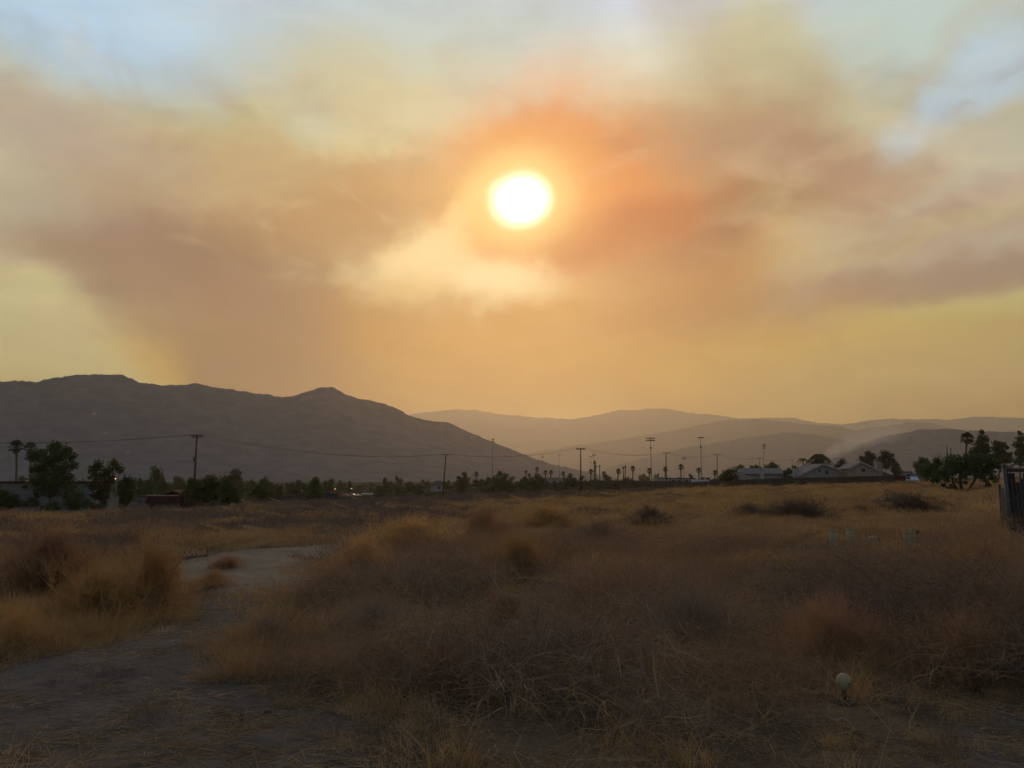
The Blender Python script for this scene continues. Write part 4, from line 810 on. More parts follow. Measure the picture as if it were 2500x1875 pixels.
def window(par, x, z, w, h, y, face=-1):
    f = MB(); t_ = .07
    f.box(x - w / 2 - t_, x + w / 2 + t_, min(y, y + face * .06), max(y, y + face * .06), z + h / 2, z + h / 2 + t_).box(x - w / 2 - t_, x + w / 2 + t_, min(y, y + face * .06), max(y, y + face * .06), z - h / 2 - t_, z - h / 2)
    f.box(x - w / 2 - t_, x - w / 2, min(y, y + face * .06), max(y, y + face * .06), z - h / 2, z + h / 2).box(x + w / 2, x + w / 2 + t_, min(y, y + face * .06), max(y, y + face * .06), z - h / 2, z + h / 2)
    o = f.obj('window', 'trim_white', par); MB().box(x - w / 2, x + w / 2, min(y + face * .003, y + face * .03), max(y + face * .003, y + face * .03), z - h / 2, z + h / 2).obj('pane', 'glass_dark', o)
def gable_house(name, label, loc, rz, outline, length, wallm, roofm, over=.35, th=.16, windows=(), chimneys=(), front_trim=True):
    """outline: (x0, eave0), (xr, ridge), (x1, eave1) of the gable end at y=0 facing -y; the body runs back along +y"""
    (x0, e0), (xr, zr), (x1, e1) = outline
    t = thing(name, loc, rz, label, 'house', 'houses behind the board fence')
    MB().prism([(x0, -.5), (x1, -.5), (x1, e1), (xr, zr), (x0, e0)], 0, length).obj('wall', wallm, t)
    for (xa, za) in ((x0, e0), (x1, e1)):
        sx = -1 if xa < xr else 1; sl_ = (za - zr) / abs(xa - xr); xe = xa + sx * over; ze = za + sl_ * over; o_ = .03
        r_ = MB().prism([(xr, zr + o_), (xe, ze + o_), (xe, ze + o_ + th), (xr, zr + o_ + th)], -over, length + over).obj('roof', roofm, t)
        if front_trim: MB().prism([(xr, zr - .12), (xe, ze - .12), (xe, ze + o_ + th + .03), (xr, zr + o_ + th + .03)], -over - .06, -over - .005).obj('bargeboard', 'trim_white', r_)
    for (x, z, w, h, y, fc) in windows: window(t, x, z, w, h, y, fc)
    for (x, y, w, dd, z, m) in chimneys:
        c = MB().box(x - w / 2, x + w / 2, y - dd / 2, y + dd / 2, -.5, z).obj('chimney', m, t); MB().box(x - w / 2 - .06, x + w / 2 + .06, y - dd / 2 - .06, y + dd / 2 + .06, z, z + .12).obj('cap', 'trim_white', c)
    return t
# white house, its long roof side to us
d = 186; b = at(1842, 1200, d); g = gz(b.x, b.y); s = d / F
Z = lambda py, d_=186, g_=0.0: at(1250, py, d_).z - g_
t = thing('white_house', (b.x, b.y, g), math.radians(-14), 'white house with grey roof and wide white chimney', 'house', 'houses behind the board fence')
zr, ze = Z(1145, d, g), Z(1156, d, g); x0, x1 = -3.4, 6.0; yr = 3.6
mb = MB(); mb.add([(x0, 0, -.5), (x0, 7.2, -.5), (x0, 7.2, ze), (x0, yr, zr), (x0, 0, ze), (x1, 0, -.5), (x1, 7.2, -.5), (x1, 7.2, ze), (x1, yr, zr), (x1, 0, ze)], [(0, 4, 3, 2, 1), (5, 6, 7, 8, 9), (0, 5, 9, 4), (1, 2, 7, 6), (4, 9, 8, 3), (2, 3, 8, 7)]); mb.obj('wall', 'white_wall', t)
for yo, zo in ((-.5, ze - .2), (7.7, ze - .2)): MB().add([(x0 + .9, yo, zo), (x1 + .4, yo, zo), (x1 + .4, yr, zr + .05), (x0 + .2, yr, zr + .05), (x0 + .9, yo, zo + .16), (x1 + .4, yo, zo + .16), (x1 + .4, yr, zr + .21), (x0 + .2, yr, zr + .21)], [(0, 3, 2, 1), (4, 5, 6, 7), (0, 1, 5, 4), (1, 2, 6, 5), (2, 3, 7, 6), (3, 0, 4, 7)]).obj('roof', 'grey_shingle', t)
MB().add([(x0 - .6, -2.6, Z(1173, d, g)), (x0 + 1.0, -2.6, Z(1173, d, g)), (x0 + 1.0, 0, ze), (x0 - .6, 0, ze)], [(0, 1, 2, 3)])
w_ = MB().prism([(-4.3, -.5), (-.1, -.5), (-.1, Z(1173, d, g)), (-2.9, ze + .55), (-4.3, ze + .1)], -1.5, 0.2).obj('entrance_wing', 'white_wall', t)
MB().box(-3.35, -3.0, -1.56, -1.5, .3, 1.9).obj('door', 'glass_dark', w_)
c = MB().box(1.25, 2.3, -.75, .1, -.5, Z(1148, d, g)).obj('chimney', 'trim_white', t); MB().box(1.15, 2.4, -.83, .15, Z(1148, d, g), Z(1148, d, g) + .1).obj('cap', 'white_wall', c)
MB().box(-2.3, -1.3, 3.1, 4.1, zr - .3, Z(1141, d, g)).obj('roof_vent', 'trim_white', t)
window(t, 4.2, 1.6, 1.4, 1.0, 0)
# low gabled house
d = 184; b = at(2010, 1200, d); g = gz(b.x, b.y); s = d / F
gable_house('gabled_house', 'low grey gabled house with a long left roof slope', (b.x, b.y, g), math.radians(4), ((-61 * s, Z(1162, d, g)), (0, Z(1134, d, g)), (42 * s, Z(1148, d, g))), 9, 'grey_wall', 'grey_shingle', windows=[(-.7, Z(1149, d, g), .7, .7, 0, -1), (1.0, Z(1153, d, g), .8, 1.0, 0, -1)], chimneys=[(-64 * s, 1.0, .8, .8, Z(1145, d, g), 'trim_white'), (30 * s, 4.0, .5, .5, Z(1126, d, g), 'tan_wall')])
# tan two storey house
d = 180; b = at(2106, 1200, d); g = gz(b.x, b.y); s = d / F
t = gable_house('gabled_house', 'tan gabled house with one dark window and a side chimney', (b.x, b.y, g), math.radians(-6), ((-26 * s, Z(1143, d, g)), (-1 * s, Z(1129, d, g)), (39 * s, Z(1149, d, g))), 9, 'tan_wall', 'grey_shingle', windows=[(4 * s, Z(1148, d, g), .85, .85, 0, -1)], chimneys=[(43 * s, .4, 1.15, .9, Z(1131, d, g), 'tan_wall')])
MB().box(0, 40 * s, -1.6, -.4, Z(1161.5, d, g), Z(1160, d, g)).obj('patio_roof', 'trim_white', t)
MB().prism([(44 * s, -.5), (78 * s, -.5), (78 * s, Z(1161, d, g)), (50 * s, Z(1149, d, g)), (44 * s, Z(1150, d, g))], .8, 7).obj('side_wing', 'grey_shingle', t)
# red shed, pale house and blue roof beyond
def flat_box(name, lab, cat, px0, px1, py0, d, depth, m, topm=None, rz=0, group=None, roof_th=.18, over=.15):
    a = at(px0, 1200, d); c = at(px1, 1200, d); x_ = (a.x + c.x) / 2; w = (c.x - a.x) / 2; g = gz(x_, d); h = at(px0, py0, d).z - g
    t = thing(name, (x_, d, g), rz, lab, cat, group); MB().box(-w, w, 0, depth, -.6, h - roof_th).obj('wall', m, t)
    MB().box(-w - over, w + over, -over, depth + over, h - roof_th, h).obj('roof', topm or m, t); return t, w, h
flat_box('shed', 'small red shed at the end of the board fence', 'shed', 2187, 2213, 1161, 168, 3, 'maroon', 'maroon')
t, w, h = flat_box('pale_house', 'pale house corner left of the blue roof', 'house', 2208, 2228, 1151, 176, 5, 'white_wall', 'grey_shingle')
window(t, .2, h - .9, .5, .6, 0)
t, w, h = flat_box('garage', 'outbuilding under a slanted blue roof', 'shed', 2227, 2246, 1166, 176, 5, 'white_wall', 'blue_tarp')
MB().prism([(-w - .1, h + .01), (w + .3, h + .01), (w + .3, h + .06), (-w - .1, h + 1.25)], -.3, 5).obj('slanted_roof', 'blue_tarp', t)
# middle distance
t, w, h = flat_box('grey_building', 'grey blue building below the row of palms in the centre', 'building', 1326, 1380, 1167, 300, 10, 'grey_wall', 'grey_shingle')
for x_ in (-2.5, 0, 2.5): window(t, x_, h - 1.6, 1.1, .9, 0)
t, w, h = flat_box('grey_building', 'long low grey building left of the pale metal roof', 'building', 1634, 1700, 1167, 262, 9, 'grey_wall', 'dark_shingle')
for x_ in (-3, -1, 1.4, 3): window(t, x_, h - 1.1, .9, .8, 0)
flat_box('shed', 'long shed with bright white roof behind the fourth power pole', 'shed', 1603, 1634, 1165, 275, 6, 'white_wall', 'trim_white')
flat_box('shed', 'small pale shed right of the two thin cypresses', 'shed', 1547, 1567, 1174, 250, 5, 'grey_wall', 'grey_shingle')
t, w, h = flat_box('carport', 'carport with pale blue metal roof at the foot of the fifth pole', 'shed', 1701, 1731, 1171, 240, 6, 'grey_wall', 'pale_metal', roof_th=.7)
d = 300; b = at(1067, 1200, d); g = gz(b.x, b.y); s = d / F; t = thing('hip_roofed_house', (b.x, b.y, g), .1, 'distant pale house with dark hip roof left of the second pole', 'house'); zt, ze = at(1250, 1173, d).z - g, at(1250, 1186, d).z - g
MB().box(-2.5, 2.5, 0, 5, -.5, ze).obj('wall', 'trim_white', t); MB().add([(-3, -.5, ze), (3, -.5, ze), (3, 5.5, ze), (-3, 5.5, ze), (-.3, 2.5, zt), (1.6, 2.5, zt)], [(0, 1, 5, 4), (1, 2, 5), (2, 3, 4, 5), (3, 0, 4), (3, 2, 1, 0)]).obj('roof', 'dark_shingle', t); window(t, .8, ze - .9, .9, .8, 0)
# left: white flat building with red parapet, low white and maroon building
d = 119; a = at(-140, 1200, d); c = at(228, 1200, d); g = gz((a.x + c.x) / 2, d); h = at(100, 1175, d).z - g; w = (c.x - a.x) / 2
t = thing('flat_building', ((a.x + c.x) / 2, d, g), math.radians(1.2), 'long white flat-roofed building with dark red parapet at left', 'building')
MB().box(-w, w, 0, 8, -1, h - .34).obj('wall', 'dim_wall', t); MB().box(-w - .12, w + .12, -.12, 8.12, h - .337, h).obj('parapet', 'maroon', t); MB().box(-w, w, -.05, -.002, h - 1.75, h - 1.66).obj('wall_joint', 'grey_wall', t)
for x_, m, ww, hh in ((at(7, 0, d).x - (a.x + c.x) / 2, 'blue_panel', .5, .95), (at(20, 0, d).x - (a.x + c.x) / 2, 'pale_metal', .45, 1.0), (at(200, 0, d).x - (a.x + c.x) / 2, 'grey_wall', .4, .25)):
    o = thing('rooftop_unit', ((a.x + c.x) / 2 + x_, d + 3, g + h), 0, {'blue_panel': 'blue panelled rooftop unit at the left end of the white building', 'pale_metal': 'pale metal rooftop unit beside the blue panelled one', 'grey_wall': 'low grey rooftop unit behind the largest tree'}[m], 'roof unit')
    MB().box(-ww, ww, 0, 1.2, 0, hh).obj('casing', m, o); MB().box(-ww - .05, ww + .05, -.05, 1.25, hh, hh + .07).obj('lid', 'trim_white', o); MB().box(-ww * .7, ww * .7, -.03, -.003, hh * .2, hh * .7).obj('louvre', 'glass_dark' if m != 'blue_panel' else 'pale_metal', o)
d = 138; s = d / F; b = at(376, 1200, d); g = gz(b.x, b.y); t = thing('maroon_roofed_building', (b.x, b.y, g), math.radians(-3), 'low white building with maroon mansard roof and red gable', 'building')
zz = lambda py: at(376, py, d).z - g; xx = lambda px: (px - 376) * s
MB().box(xx(313), xx(439), 0, 9, -1, zz(1228)).obj('wall', 'dim_wall', t)
r_ = MB().prism([(xx(360), zz(1228.2)), (xx(441), zz(1228.2)), (xx(439), zz(1211)), (xx(366), zz(1211))], -.5, 9).obj('mansard_roof', 'maroon', t); MB().box(xx(366), xx(439), -.53, -.502, zz(1210.4), zz(1209.4)).obj('edge_trim', 'trim_white', r_)
w_ = MB().box(xx(333), xx(360), .3, 7, zz(1228), zz(1213.6)).obj('upper_wall', 'dim_wall', t); MB().box(xx(334), xx(366), .1, 7.2, zz(1213.5), zz(1209.5)).obj('upper_roof', 'red_tile', w_); MB().box(xx(336), xx(343), .2, .297, zz(1227), zz(1224.5)).obj('louvre', 'glass_dark', w_)
MB().prism([(xx(394), zz(1208)), (xx(432), zz(1208)), (xx(413.5), zz(1199))], 1.5, 1.8).obj('gable', 'maroon', t)
for pts in ([(413.5, 1198.5), (391, 1209), (391, 1207.6), (413.5, 1197)], [(413.5, 1198.5), (436, 1209), (436, 1207.6), (413.5, 1197)]): MB().prism([(xx(p), zz(q)) for p, q in pts], 1.2, 7).obj('gable_roof', 'red_tile', t)
MB().add([(xx(414), 1.3, zz(1198)), (xx(456), 3.5, zz(1198)), (xx(460), 1.0, zz(1208)), (xx(432), 1.0, zz(1208)), (xx(414), 6, zz(1199)), (xx(456), 6, zz(1199)), (xx(460), 6, zz(1208.5)), (xx(432), 6, zz(1208.5))], [(0, 3, 2, 1), (4, 5, 6, 7), (1, 2, 6, 5)]).obj('tile_roof', 'red_tile', t)
MB().box(xx(439.5), xx(466), .5, 8, -1, zz(1213)).obj('side_wing', 'maroon', t); MB().box(xx(368), xx(378), -.06, -.003, zz(1243), zz(1229.5)).obj('door', 'maroon', t)
for px in (345, 362, 386): MB().lathe([(.0, zz(1211)), (.16, zz(1211)), (.16, zz(1209)), (.2, zz(1208.6)), (.1, zz(1207.6)), (0, zz(1207.5))], 10).obj('roof_vent', 'trim_white', t, loc=(xx(px), 2.2, 0))
# fences in the distance
def run_fence(name, lab, pts, height, m, post_m, step=2.4, th=.06, cat='fence', kind='panel'):
    P = [at(px, 1200, d) for px, d in pts]; t = thing(name, (P[0].x, P[0].y, 0), 0, lab, cat); o0 = Vector((P[0].x, P[0].y, 0)); pm = None; qm = None
    for A, B in zip(P[:-1], P[1:]):
        e = Vector((B.x - A.x, B.y - A.y, 0)); n = max(1, round(e.length / step)); u = e / n; L = u.length; rz = math.atan2(u.y, u.x)
        for i in range(n):
            q = Vector((A.x, A.y, 0)) + u * i; g0 = gz(q.x, q.y); q1 = q + u; g1 = gz(q1.x, q1.y)
            if pm is None:
                mb = MB(); nb = 8
                for k in range(nb): mb.box(k / nb + .006, (k + 1) / nb - .006, -th * (.5 if k % 2 else .7), th * .5, -.4, 1 + .02 * ((k * 7) % 3 - 1))
                mb.box(0, 1, th * .5, th * .5 + .05, .2, .27).box(0, 1, th * .5, th * .5 + .05, .75, .82); pm = mb.mesh(kind, m)
                qm = MB().box(-.05, .05, -.08, .12, -.4, 1.05).mesh('post', post_m)
            obj(kind, pm, t, q - o0 + Vector((0, 0, (g0 + g1) / 2)), (0, 0, rz), (L, 1, height)); obj('post', qm, t, q - o0 + Vector((0, 0, g0)), (0, 0, rz), (1, 1, height))
    return t
run_fence('board_fence', 'long dark wooden board fence in front of the houses', [(1740, 186), (1840, 172), (1960, 170), (2060, 166), (2186, 165)], 1.85, 'fence_wood', 'fence_wood')
run_fence('board_fence', 'dark fence across the middle distance below the palms', [(1250, 262), (1420, 255), (1526, 240), (1640, 215), (1738, 190)], 1.7, 'fence_wood', 'fence_wood', 3.0)
run_fence('screened_fence', 'dark screened fence behind the single green tree at left', [(650, 152), (826, 158)], 2.2, 'screen_dark', 'chain_steel', 2.5)
run_fence('screened_fence', 'lower grey screened fence left of the dark screened fence', [(560, 160), (648, 154)], 1.4, 'block_wall', 'chain_steel', 2.5)

# ------------------------------------------------------------------ poles, wires and light towers
POLES = {}
def power_pole(key, px, top, d, lean, arms, lab, yaw=.0, rad=.15):
    s = d / F; tp = at(px, top, d); b0 = at(px - lean, 1200, d); g = gz(b0.x, b0.y); t = thing('power_pole', (b0.x, b0.y, g), 0, lab, 'pole', 'wooden power poles'); H = tp.z - g; dx = tp.x - b0.x
    P = lambda z: Vector((dx * z / H, 0, z)); MB().tube([P(-.5), P(H * .5), P(H)], [rad * 1.15, rad, rad * .8], 10).obj('pole', 'pole_wood', t, True)
    for k, (dz, hw) in enumerate(arms):
        c = P(H - dz); a = MB().box(-hw, hw, -.17, -.05, -.06, .06).obj('crossarm', 'pole_wood', t, loc=c, rot=(0, 0, yaw))
        if k == 0: POLES[key] = [Vector((b0.x, b0.y, g)) + c + Vector((math.cos(yaw) * f_ * hw * .9, math.sin(yaw) * f_ * hw * .9 - .11, .2)) for f_ in (-1, 1)]
        for f_ in (-.95, -.6, .6, .95): MB().lathe([(.0, .06), (.04, .06), (.055, .12), (.03, .15), (.05, .2), (0, .22)], 8).obj('insulator', 'ceramic', a, loc=(f_ * hw, -.11, 0))
    return t
t = power_pole('p1', 481, 1062, 116, 8, [(.1, .9), (.32, .68)], 'nearest leaning power pole with two crossarms, above the green trees', .15)
MB().box(-.55, -.2, -.2, .2, 0, .7).obj('transformer_box', 'lamp_body', t, loc=(.3, 0, 7.3))
power_pole('p2', 1089, 1109, 180, 9, [(.1, 1.0)], 'second power pole, leaning, at the left of the central bank')
t = power_pole('p3', 1417.5, 1094, 188, -.5, [(.1, 1.1), (.3, 1.05)], 'third power pole with a doubled crossarm, tallest in the centre')
power_pole('p4', 1626, 1105, 236, -1, [(.1, 1.05)], 'fourth power pole, in front of a palm')
power_pole('p5', 1751, 1109, 300, -1, [(.1, 1.25)], 'fifth power pole, left of the dark hedge-like tree')
power_pole('p6', 1855, 1118, 380, 0, [(.1, 1.2)], 'small power pole rising behind the white house roof')
power_pole('p7', 1934, 1122, 470, 0, [(.1, 1.2)], 'faint distant power pole left of the feather palms')
def wire_between(A, B, sag, lab, rad, grp):
    n = 22; pts = [A.lerp(B, i / n) - Vector((0, 0, 4 * sag * (i / n) * (1 - i / n))) for i in range(n + 1)]; mb = MB().tube([p - A for p in pts], rad, 5, False); o = mb.obj('power_line', 'wire', loc=A); tag(o, lab, 'cable', grp)
left_end = [at(-260, 1072, 128), at(-260, 1068, 126)]
for A, B, sag, lab, rad in [(left_end, POLES['p1'], 1.0, 'power line running from the left edge to the nearest pole', .018), (POLES['p1'], POLES['p2'], 1.7, 'sagging power line between the nearest and second poles', .018), (POLES['p2'], POLES['p3'], 1.3, 'power line between the second and third poles', .02), (POLES['p3'], POLES['p4'], 1.3, 'power line between the third and fourth poles', .02), (POLES['p4'], POLES['p5'], 1.3, 'power line between the fourth and fifth poles', .022), (POLES['p5'], POLES['p6'], 1.3, 'power line from the fifth pole to the pole behind the white house', .022), (POLES['p6'], POLES['p7'], 1.2, 'power line between the two faint poles on the right', .022)]:
    for k in range(2): wire_between(A[k], B[k], sag, lab, rad, 'power lines')
def light_tower(px, top, d, lab, rows, per, hw, base=1200, lean=0, yaw=0, box=True, rad=.2):
    tp = at(px, top, d); b0 = at(px - lean, 1200, d); g = gz(b0.x, b0.y); H = tp.z - g; t = thing('light_tower', (b0.x, b0.y, g), 0, lab, 'light tower', 'floodlight towers'); dx = tp.x - b0.x
    MB().tube([(0, 0, -.5), (dx, 0, H)], [rad, rad * .6], 10).obj('shaft', 'steel', t, True)
    for r_ in range(rows):
        z = H - .25 - r_ * 1.0; a = MB().box(-hw, hw, -.08, .08, -.07, .07).obj('crossarm', 'steel', t, loc=(dx, 0, z), rot=(0, 0, yaw))
        for k in range(per):
            x_ = -hw + 2 * hw * (k + .5) / per; l = MB().lathe([(.05, .0), (.2, .08), (.28, .3), (.3, .34), (0, .34)], 10).obj('lamp', 'lamp_body', a, loc=(x_, -.15, .28), rot=(math.radians(115), 0, math.radians((k * 37) % 40 - 20)))
    if box: MB().box(-.35, .35, -.4, -.1, -.35, .35).obj('ballast_box', 'lamp_body', t, loc=(dx * .8, 0, H * .78))
light_tower(1588, 1069, 345, 'tallest stadium light with two rows of lamps', 2, 6, 2.0, yaw=.1, lean=-3)
light_tower(1710, 1068, 345, 'second stadium light with one slanted row of lamps', 1, 5, 1.7, yaw=.5, lean=-4)
light_tower(1203, 1072, 345, 'tall single floodlight with a compact lamp head', 2, 2, .45, lean=1.5, yaw=.6, box=False)
light_tower(1325, 1113, 600, 'small distant light tower left of its taller twin', 2, 3, .9, box=True)
light_tower(1365.5, 1110, 600, 'distant light tower with T-shaped head left of the third pole', 1, 5, 1.5, box=False)
light_tower(1449.6, 1108, 600, 'upper of the two close floodlights right of the third pole', 2, 4, 1.4, yaw=.4, box=False)
light_tower(1442.5, 1114, 580, 'lower of the two close floodlights right of the third pole', 1, 4, 1.3)
light_tower(1670, 1117, 560, 'distant floodlight between fourth pole and second stadium light', 2, 5, 1.7, box=False)
light_tower(1865, 1085, 440, 'lone floodlight with a round cluster of lamps above the white house', 3, 3, .75, box=False)
# street lamps glowing in the town
for px, py, d, lab in [(647.5, 1196, 300, 'leftmost glowing street lamp, beside the bushy green tree'), (688, 1193, 330, 'glowing street lamp midway between two green trees'), (737, 1195, 330, 'faint glowing street lamp left of the single green tree'), (818, 1194, 330, 'glowing street lamp above the end of the screened fence'), (858, 1193, 340, 'glowing street lamp above the parked cars'), (282, 1169, 106, 'glowing lamp between the olive tree and small dark tree'), (1082, 1188, 296, 'faint glowing lamp on the hip-roofed house front')]:
    p = at(px, py, d); g = gz(p.x, p.y); h = p.z - g; t = thing('street_lamp', (p.x, p.y, g), 0, lab, 'street lamp', 'glowing street lamps'); R0 = .12 * d / 300 + .02
    MB().tube([(0, .25, -.3), (0, .25, h + .25), (0, 0, h + .25)], [.07, .05, .04], 8).obj('post', 'steel', t); MB().lathe([(0, 0), (R0 * .7, -R0 * .4), (R0, 0), (R0 * .7, R0 * .8), (0, R0)], 10).obj('lamp', 'lamp_glow', t, loc=(0, 0, h))
# parked cars
def car(px, d, rz, m, lab):
    p = at(px, 1200, d); g = gz(p.x, p.y); t = thing('parked_car', (p.x, p.y, g), rz, lab, 'car', 'cars parked in the distance')
    MB().prism([(-2.2, .35), (2.2, .35), (2.25, .75), (2.0, .92), (1.1, .98), (-1.9, 1.0), (-2.2, .85)], -.85, .85).obj('body', m, t); c = MB().prism([(-1.8, 1.0), (1.1, .98), (.35, 1.48), (-1.3, 1.5)], -.74, .74).obj('cabin', m, t)
    MB().prism([(-1.5, 1.04), (.85, 1.02), (.3, 1.4), (-1.2, 1.42)], -.76, .76).obj('side_windows', 'glass_dark', c)
    for x_ in (-1.35, 1.35):
        for y_ in (-.8, .8): MB().lathe([(0, -.1), (.32, -.1), (.34, 0), (.32, .1), (0, .1)], 14).obj('wheel', 'rubber', t, loc=(x_, y_, .33), rot=(math.pi / 2, 0, 0))
car(836, 400, .2, 'car_red', 'red car at the left of the parked cars'); car(848, 410, .1, 'car_white', 'white car right of the red car'); car(861, 405, -.1, 'car_grey', 'grey car in the middle of the parked cars'); car(872, 415, .1, 'car_white', 'white car at the right end of the parked cars'); car(2227, 172, 1.45, 'car_white', 'white car parked below the blue roof')
t, w, h = flat_box('carport', 'pale open carport roof right of the parked cars', 'shed', 882, 907, 1205, 410, 5, 'grey_wall', 'pale_metal', roof_th=.35)

# ------------------------------------------------------------------ near things: white pipes, globe pipe, fence
def pipe(px, top, basepy, rad_px, lab, hole=False):
    p = on_ground(px, basepy); s = p.y / F; h = at(px, top, p.y).z - p.z; r0 = rad_px * s; t = thing('standpipe', (p.x, p.y, p.z), 0, lab, 'pipe', 'white plastic standpipes in the weeds')
    MB().lathe([(r0 * .98, -.15), (r0 * .98, h * .5), (r0, h), (r0 * .86, h), (r0 * .86, h - .05), (0, h - .06)], 20).obj('pipe', 'pvc', t, True)
    MB().lathe([(r0 * 1.0, h - .04), (r0 * 1.08, h - .035), (r0 * 1.08, h + .004), (r0 * .84, h + .006)], 20).obj('rim', 'pvc', t, True)
    if hole: MB().lathe([(0, 0), (.035, 0), (.035, .02), (0, .02)], 12).obj('bolt_hole', 'dark_cap', t, loc=(r0 * .35, -r0 * .96, h - .07), rot=(math.pi / 2, 0, .3))
pipe(2037, 1294, 1352, 9.5, 'leftmost white standpipe, slightly shorter than its neighbour'); pipe(2078, 1290, 1346, 9, 'second white standpipe from the left, taller'); pipe(2217, 1298, 1342, 9, 'short white standpipe touching the taller capped one'); pipe(2234, 1292, 1338, 9, 'right-hand white standpipe with a dark bolt hole', True)
p = on_ground(2133, 1340); r0 = 12 * p.y / F; t = thing('domed_pipe', (p.x, p.y, p.z), 0, 'white pipe lying low with a rounded end, between the standpipes', 'pipe'); z1 = at(2133, 1308, p.y).z - p.z
MB().lathe([(r0, -.1), (r0, z1 - r0 * .9), (r0 * .9, z1 - r0 * .45), (r0 * .6, z1 - r0 * .12), (0, z1)], 20).obj('dome', 'pvc', t, True); MB().lathe([(0, 0), (.035, 0), (.03, .03), (0, .03)], 12).obj('plug', 'dark_cap', t, loc=(r0 * .98, -.02, z1 - r0 * .75), rot=(0, math.pi / 2, 0))
p = on_ground(2062, 1722); s = p.y / F; t = thing('globe_pipe', (p.x, p.y, p.z), 0, 'mottled white globe on a short stem in the weeds at lower right', 'pipe'); r0 = 17 * s; zc = at(2062, 1664, p.y).z - p.z
g_ = MB().lathe([(r0 * math.sin(a), zc - r0 * 1.12 * math.cos(a)) for a in np.linspace(.02, math.pi - .02, 16)], 24).obj('globe', 'pvc', t, True); MB().tube([(.01, 0, -.05), (0, 0, zc - r0 * .9)], [r0 * .36, r0 * .26], 12).obj('stem', 'path_soil', t, True)
for a in (.3, 1.1, 1.9): MB().tube([(math.sin(a + q) * r0 * 1.01 * math.cos(.5 * q), -abs(math.cos(a * .4)) * r0 * .98, zc + r0 * (.2 * a - .2 + .25 * q)) for q in (0, .2, .35)], .003, 5).obj('crack', 'dark_cap', g_)
MB().lathe([(0, -.02), (.09, -.02), (.08, .02), (.04, .03), (0, .03)], 14).obj('collar', 'path_soil', t)
# chain-link fence with slats at the right edge
A = on_ground(2474, 1326); B = Vector((A.x + 5.5, A.y - 1.3, 0)); e = Vector((B.x - A.x, B.y - A.y, 0)); L = e.length; hF = at(2452, 1140, A.y).z - A.z; t = thing('chain_link_fence', (A.x, A.y, A.z), math.atan2(e.y, e.x), 'dark slatted chain-link fence with a leaning end post at right edge', 'fence')
lx = at(2452, 1140, A.y).x - A.x
def slant(x, z): return x + lx * z / hF * (1 - x / L)
MB().tube([(0, 0, -.3), (lx, 0, hF)], .05, 12).obj('post', 'chain_steel', t, True); MB().lathe([(.058, 0), (.062, .03), (.04, .075), (0, .09)], 12).obj('post_cap', 'chain_steel', t, True, loc=(lx, 0, hF))
for x_ in (2.6, 5.2): MB().tube([(x_, 0, -.3), (slant(x_, hF), 0, hF)], .035, 10).obj('post', 'chain_steel', t, True)
MB().tube([(lx, 0, hF - .06), (L, 0, hF - .06)], .025, 8).obj('top_rail', 'chain_steel', t, True); MB().box(lx + .06, L, .04, .09, hF - .13, hF - .02).obj('top_board', 'rust_wood', t); MB().tube([(.02, 0, .1), (L, 0, .1)], .018, 8).obj('bottom_rail', 'chain_steel', t)
n = 60
for i in range(n):
    x_ = .09 + i * .088
    if x_ > L - .1 or rnd.random() < .03: continue
    w_ = .041; z1 = hF - .16 - (rnd.random() * .25 if rnd.random() < .2 else 0); MB().add([(slant(x_ - w_, .05), .012, .05), (slant(x_ + w_, .05), .012, .05), (slant(x_ + w_, z1), .012, z1), (slant(x_ - w_, z1), .012, z1), (slant(x_ - w_, .05), .02, .05), (slant(x_ + w_, .05), .02, .05), (slant(x_ + w_, z1), .02, z1), (slant(x_ - w_, z1), .02, z1)], [(0, 1, 2, 3), (7, 6, 5, 4), (0, 4, 5, 1), (1, 5, 6, 2), (2, 6, 7, 3), (3, 7, 4, 0)]).obj('slat', 'slat_dark', t)
mb = MB(); cell = .07
for i in range(-28, int(L / cell) + 1):
    for sg in (0, 1):
        xa = i * cell; xb = xa + hF - .15
        za, zb = .05, hF - .1
        if xa < 0: za += -xa; xa = 0
        if xb > L: zb -= xb - L; xb = L
        if zb <= za: continue
        P0, P1 = (xa, za), (xb, zb)
        if sg: P0, P1 = (L - xa, za), (L - xb, zb)
        mb.tube([(slant(P0[0], P0[1]), -.006 * (1 - 2 * sg), P0[1]), (slant(P1[0], P1[1]), -.006 * (1 - 2 * sg), P1[1])], .0022, 3, False)
mb.obj('wire_mesh', 'chain_steel', t)
# return panel of the fence running away from the end post
C_ = at(2440, 1200, A.y + 6.5); mb = MB()
t2 = thing('slatted_fence', (A.x, A.y, A.z), 0, 'dark slatted fence panel running back from the leaning end post', 'fence'); e2 = Vector((C_.x - A.x - lx * .2, 6.5, 0)); g1 = gz(C_.x, A.y + 6.5) - A.z
for i in range(26):
    f_ = (i + .5) / 26; c = e2 * f_; hh = (hF * .82) * (1 - .25 * f_); mb = MB(); mb.box(-.012, .012, -.1, .1, -.05 + g1 * f_, hh + g1 * f_); mb.obj('slat', 'slat_dark', t2, loc=(c.x, c.y, 0), rot=(0, 0, math.atan2(-e2.x, e2.y)))
MB().tube([(e2.x, e2.y, g1 - .2), (e2.x, e2.y, hF * .75 + g1)], .04, 8).obj('post', 'chain_steel', t2)
q = on_ground(2494, 1322); o = MB().box(-.28, .28, -.2, .2, -.05, .14).box(-.2, .2, -.15, .15, .14, .2).obj('concrete_block', 'concrete', loc=(q.x, q.y - .15, q.z), rot=(0, 0, .3)); tag(o, 'pale concrete block at the foot of the slatted fence', 'block')
